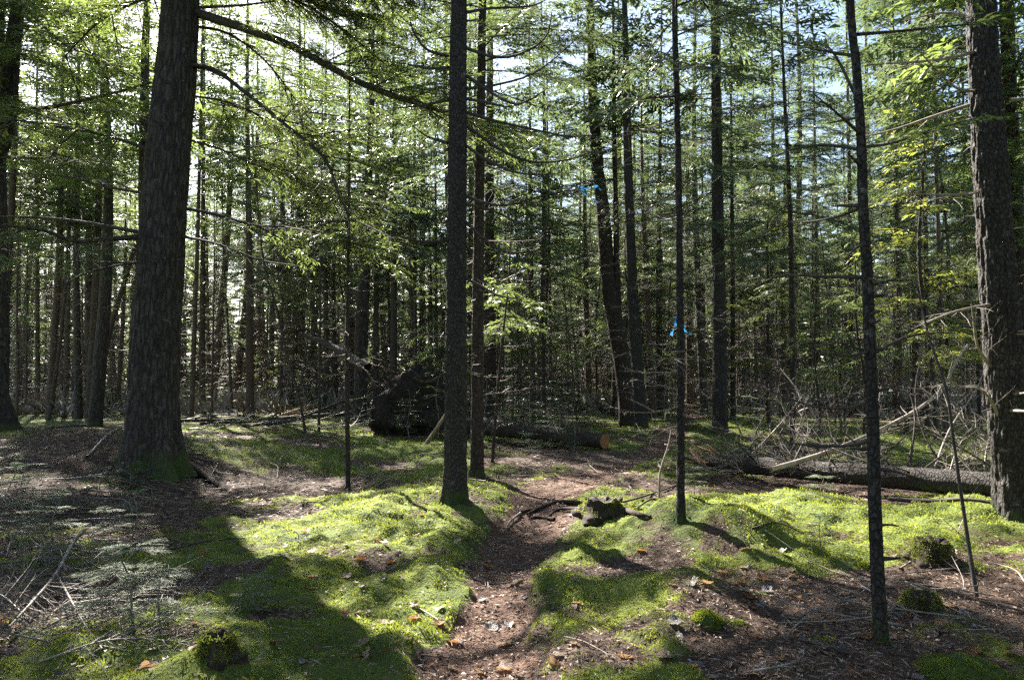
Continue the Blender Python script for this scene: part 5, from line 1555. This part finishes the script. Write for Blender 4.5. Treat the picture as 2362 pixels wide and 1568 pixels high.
# ------------------------------------------------------------------ fallen leaves
def leaf_mesh(seed, lobed):
    rg = RNG(seed)
    if lobed:
        a = np.linspace(0, 2 * math.pi, 20, endpoint=False)
        r = 0.5 * (0.62 + 0.38 * np.abs(np.cos(a * 2.5)) ** 0.7)
        ol = np.stack([r * np.cos(a), r * np.sin(a)], -1)
    else:
        t = np.linspace(0, 1, 9)
        w = 0.26 * np.sin(t * math.pi) ** 0.75
        ol = np.vstack([np.stack([t - 0.5, w], -1), np.stack([t[-2:0:-1] - 0.5, -w[-2:0:-1]], -1)])
    n = len(ol)
    cu, cv, tw = rg.uniform(0.2, 0.9), rg.uniform(-0.5, 0.8), rg.uniform(-0.5, 0.5)
    pts = np.vstack([ol, ol * 0.5, [[0, 0]]])
    z = cu * pts[:, 1] ** 2 * 1.6 + cv * pts[:, 0] ** 2 * 0.8 + tw * pts[:, 0] * pts[:, 1] + rg.normal(0, 0.025, len(pts))
    V = np.column_stack([pts, z - z.min() + 0.02])
    G = Geo()
    k = np.arange(n)
    G.add(V, np.stack([k, (k + 1) % n, n + (k + 1) % n, n + k], -1))
    G.F.append((np.stack([n + k, n + (k + 1) % n, np.full(n, 2 * n)], -1), 0, True))
    return G
LEAF = {}
for ci, c in enumerate(('leaf_tan', 'leaf_orange', 'leaf_grey')):
    LEAF[c] = [leaf_mesh(600 + ci * 10 + q, q % 2).mesh('leaf', [c]) for q in range(4)]
lrng = RNG(640)
ZONES = [('brown path', 'path', (1000, 1240), (1240, 1568), 36, (0.3, 0.2, 0.5)), ('moss left of the path', 'left moss', (480, 1060), (1180, 1568), 48, (0.5, 0.22, 0.28)),
         ('moss right of the path', 'right moss', (1260, 1900), (1260, 1568), 46, (0.5, 0.2, 0.3)), ('leaf litter round the knotty spruce', 'litter', (1700, 2361), (1290, 1568), 75, (0.55, 0.15, 0.3)),
         ('shaded left slope', 'left slope', (0, 480), (1130, 1568), 50, (0.4, 0.15, 0.45))]
CN = {'leaf_tan': 'tan', 'leaf_orange': 'orange', 'leaf_grey': 'grey weathered'}
for where, short, xr, yr, n, pc in ZONES:
    for j in range(n):
        py = yr[0] + (yr[1] - yr[0]) * lrng.random() ** 0.8
        b = gp(lrng.uniform(*xr), py)
        c = ('leaf_tan', 'leaf_orange', 'leaf_grey')[int(lrng.choice(3, p=pc))]
        o = new_obj('fallen_leaf', LEAF[c][int(lrng.integers(0, 4))], None, b + np.array([0, 0, 0.004]), (lrng.normal(0, 0.3), lrng.normal(0, 0.3), lrng.uniform(0, 6.28)), lrng.uniform(0.045, 0.115))
        tag(o, f'{CN[c]} dry leaf fallen on the {where}', 'leaf', f'{CN[c]} leaves, {short}')

# ------------------------------------------------------------------ ground cover nobody could count
def scatter(n, x0, x1, y0, y1, rng, power=1.0):
    y = y0 + (y1 - y0) * rng.random(n) ** power
    x = rng.uniform(-1, 1, n) * np.minimum(np.maximum(abs(x0), abs(x1)), 0.74 * y + 0.6)
    return x, y
rg = RNG(2000)
# moss
G = Geo()
for n, y0, y1, ls in ((260000, 3.0, 7.5, 1.08), (130000, 7.5, 13.0, 1.6), (50000, 13.0, 24.0, 2.8)):
    x, y = scatter(n, -12, 12, y0, y1, rg, 1.0)
    mo = moss_amount(x, y)
    k = (rg.random(n) < sstep(0.08, 0.6, mo)) & (np.abs(x) < 0.74 * y + 0.5)
    x, y, mo = x[k], y[k], mo[k]
    z = height(x, y, mo)
    n = len(x)
    P = np.stack([x, y, z - 0.004], -1)
    Dv = norm(np.stack([rg.normal(0, 0.55, n), rg.normal(0, 0.55, n), np.ones(n)], -1))
    cl = 0.7 + 0.6 * (noise(x / 0.10, y / 0.10, 0, 61) > 0) + 0.4 * noise(x / 0.4, y / 0.4, 0, 62)
    V, F = kites(P, Dv, rg.normal(0, 1, (n, 3)), rg.uniform(0.008, 0.021, n) * ls * cl, rg.uniform(0.003, 0.0065, n) * ls, 0.35)
    G.add(V, F, 0, False)
tag(new_obj('moss_carpet', G.mesh('moss_carpet', ['moss'])), 'soft green moss carpeting the forest floor', 'moss', kind='stuff')
# needles, twiglets and leaf crumbs
G = Geo()
for n, y0, y1, ls in ((85000, 3.0, 8.0, 1.0), (45000, 8.0, 16.0, 1.7), (16000, 16, 28, 3.0)):
    x, y = scatter(n, -14, 14, y0, y1, rg, 1.0)
    mo = moss_amount(x, y)
    k = rg.random(n) < (1.0 - 0.78 * sstep(0.2, 0.6, mo))
    x, y, mo = x[k], y[k], mo[k]
    n = len(x)
    z = height(x, y, mo) + rg.uniform(0.002, 0.016, n)
    a = rg.uniform(0, 6.28, n)
    Dv = norm(np.stack([np.cos(a), np.sin(a), rg.normal(0.05, 0.22, n)], -1))
    crumb = rg.random(n) < 0.22
    L = np.where(crumb, rg.uniform(0.015, 0.04, n), rg.uniform(0.025, 0.085, n)) * ls
    W = np.where(crumb, rg.uniform(0.010, 0.026, n), rg.uniform(0.0016, 0.004, n)) * ls
    V, F = kites(np.stack([x, y, z], -1), Dv, np.tile((0, 0, 1.0), (n, 1)) + rg.normal(0, 0.3, (n, 3)), L, W, 0.05)
    G.add(V, F, 0, False)
tag(new_obj('needle_litter', G.mesh('needle_litter', ['litter'])), 'brown needles, twiglets and leaf crumbs strewn over the floor', 'litter', kind='stuff')
# brush and small growth between the far trunks
G = Geo()
n = 4600
y = 27 + 35 * rg.random(n) ** 0.8
x = rg.uniform(-0.76, 0.76, n) * y
k = (path_dist(x, y) > 1.6) & (((x + 6) / 5.5) ** 2 + ((y - 20) / 6) ** 2 > 1) & (noise(x / 3, y / 3, 0, 91) > -0.35)
x, y = x[k], y[k]
n = len(x)
z = height(x, y)
base = np.stack([x, y, z], -1)
m = 12
idx = np.repeat(np.arange(n), m)
sc_ = rg.uniform(0.4, 1.3, n)[idx]
d_ = norm(np.stack([rg.normal(0, 0.8, len(idx)), rg.normal(0, 0.8, len(idx)), rg.uniform(0.1, 1.0, len(idx))], -1))
P0 = base[idx] + rg.normal(0, 0.25, (len(idx), 3)) * np.array([1, 1, 0.0])
live = rg.random(n)[idx] < 0.4
V, F = kites(P0[~live], d_[~live], rg.normal(0, 1, (int((~live).sum()), 3)), 1.0 * sc_[~live], np.full(int((~live).sum()), 0.022), 0.2)
G.add(V, F, 0, False)
P1 = P0[live] + np.array([0, 0, 1.0]) * (rg.uniform(0.05, 0.9, int(live.sum())) * sc_[live])[:, None]
d2 = norm(d_[live] * np.array([1, 1, 0.15]))
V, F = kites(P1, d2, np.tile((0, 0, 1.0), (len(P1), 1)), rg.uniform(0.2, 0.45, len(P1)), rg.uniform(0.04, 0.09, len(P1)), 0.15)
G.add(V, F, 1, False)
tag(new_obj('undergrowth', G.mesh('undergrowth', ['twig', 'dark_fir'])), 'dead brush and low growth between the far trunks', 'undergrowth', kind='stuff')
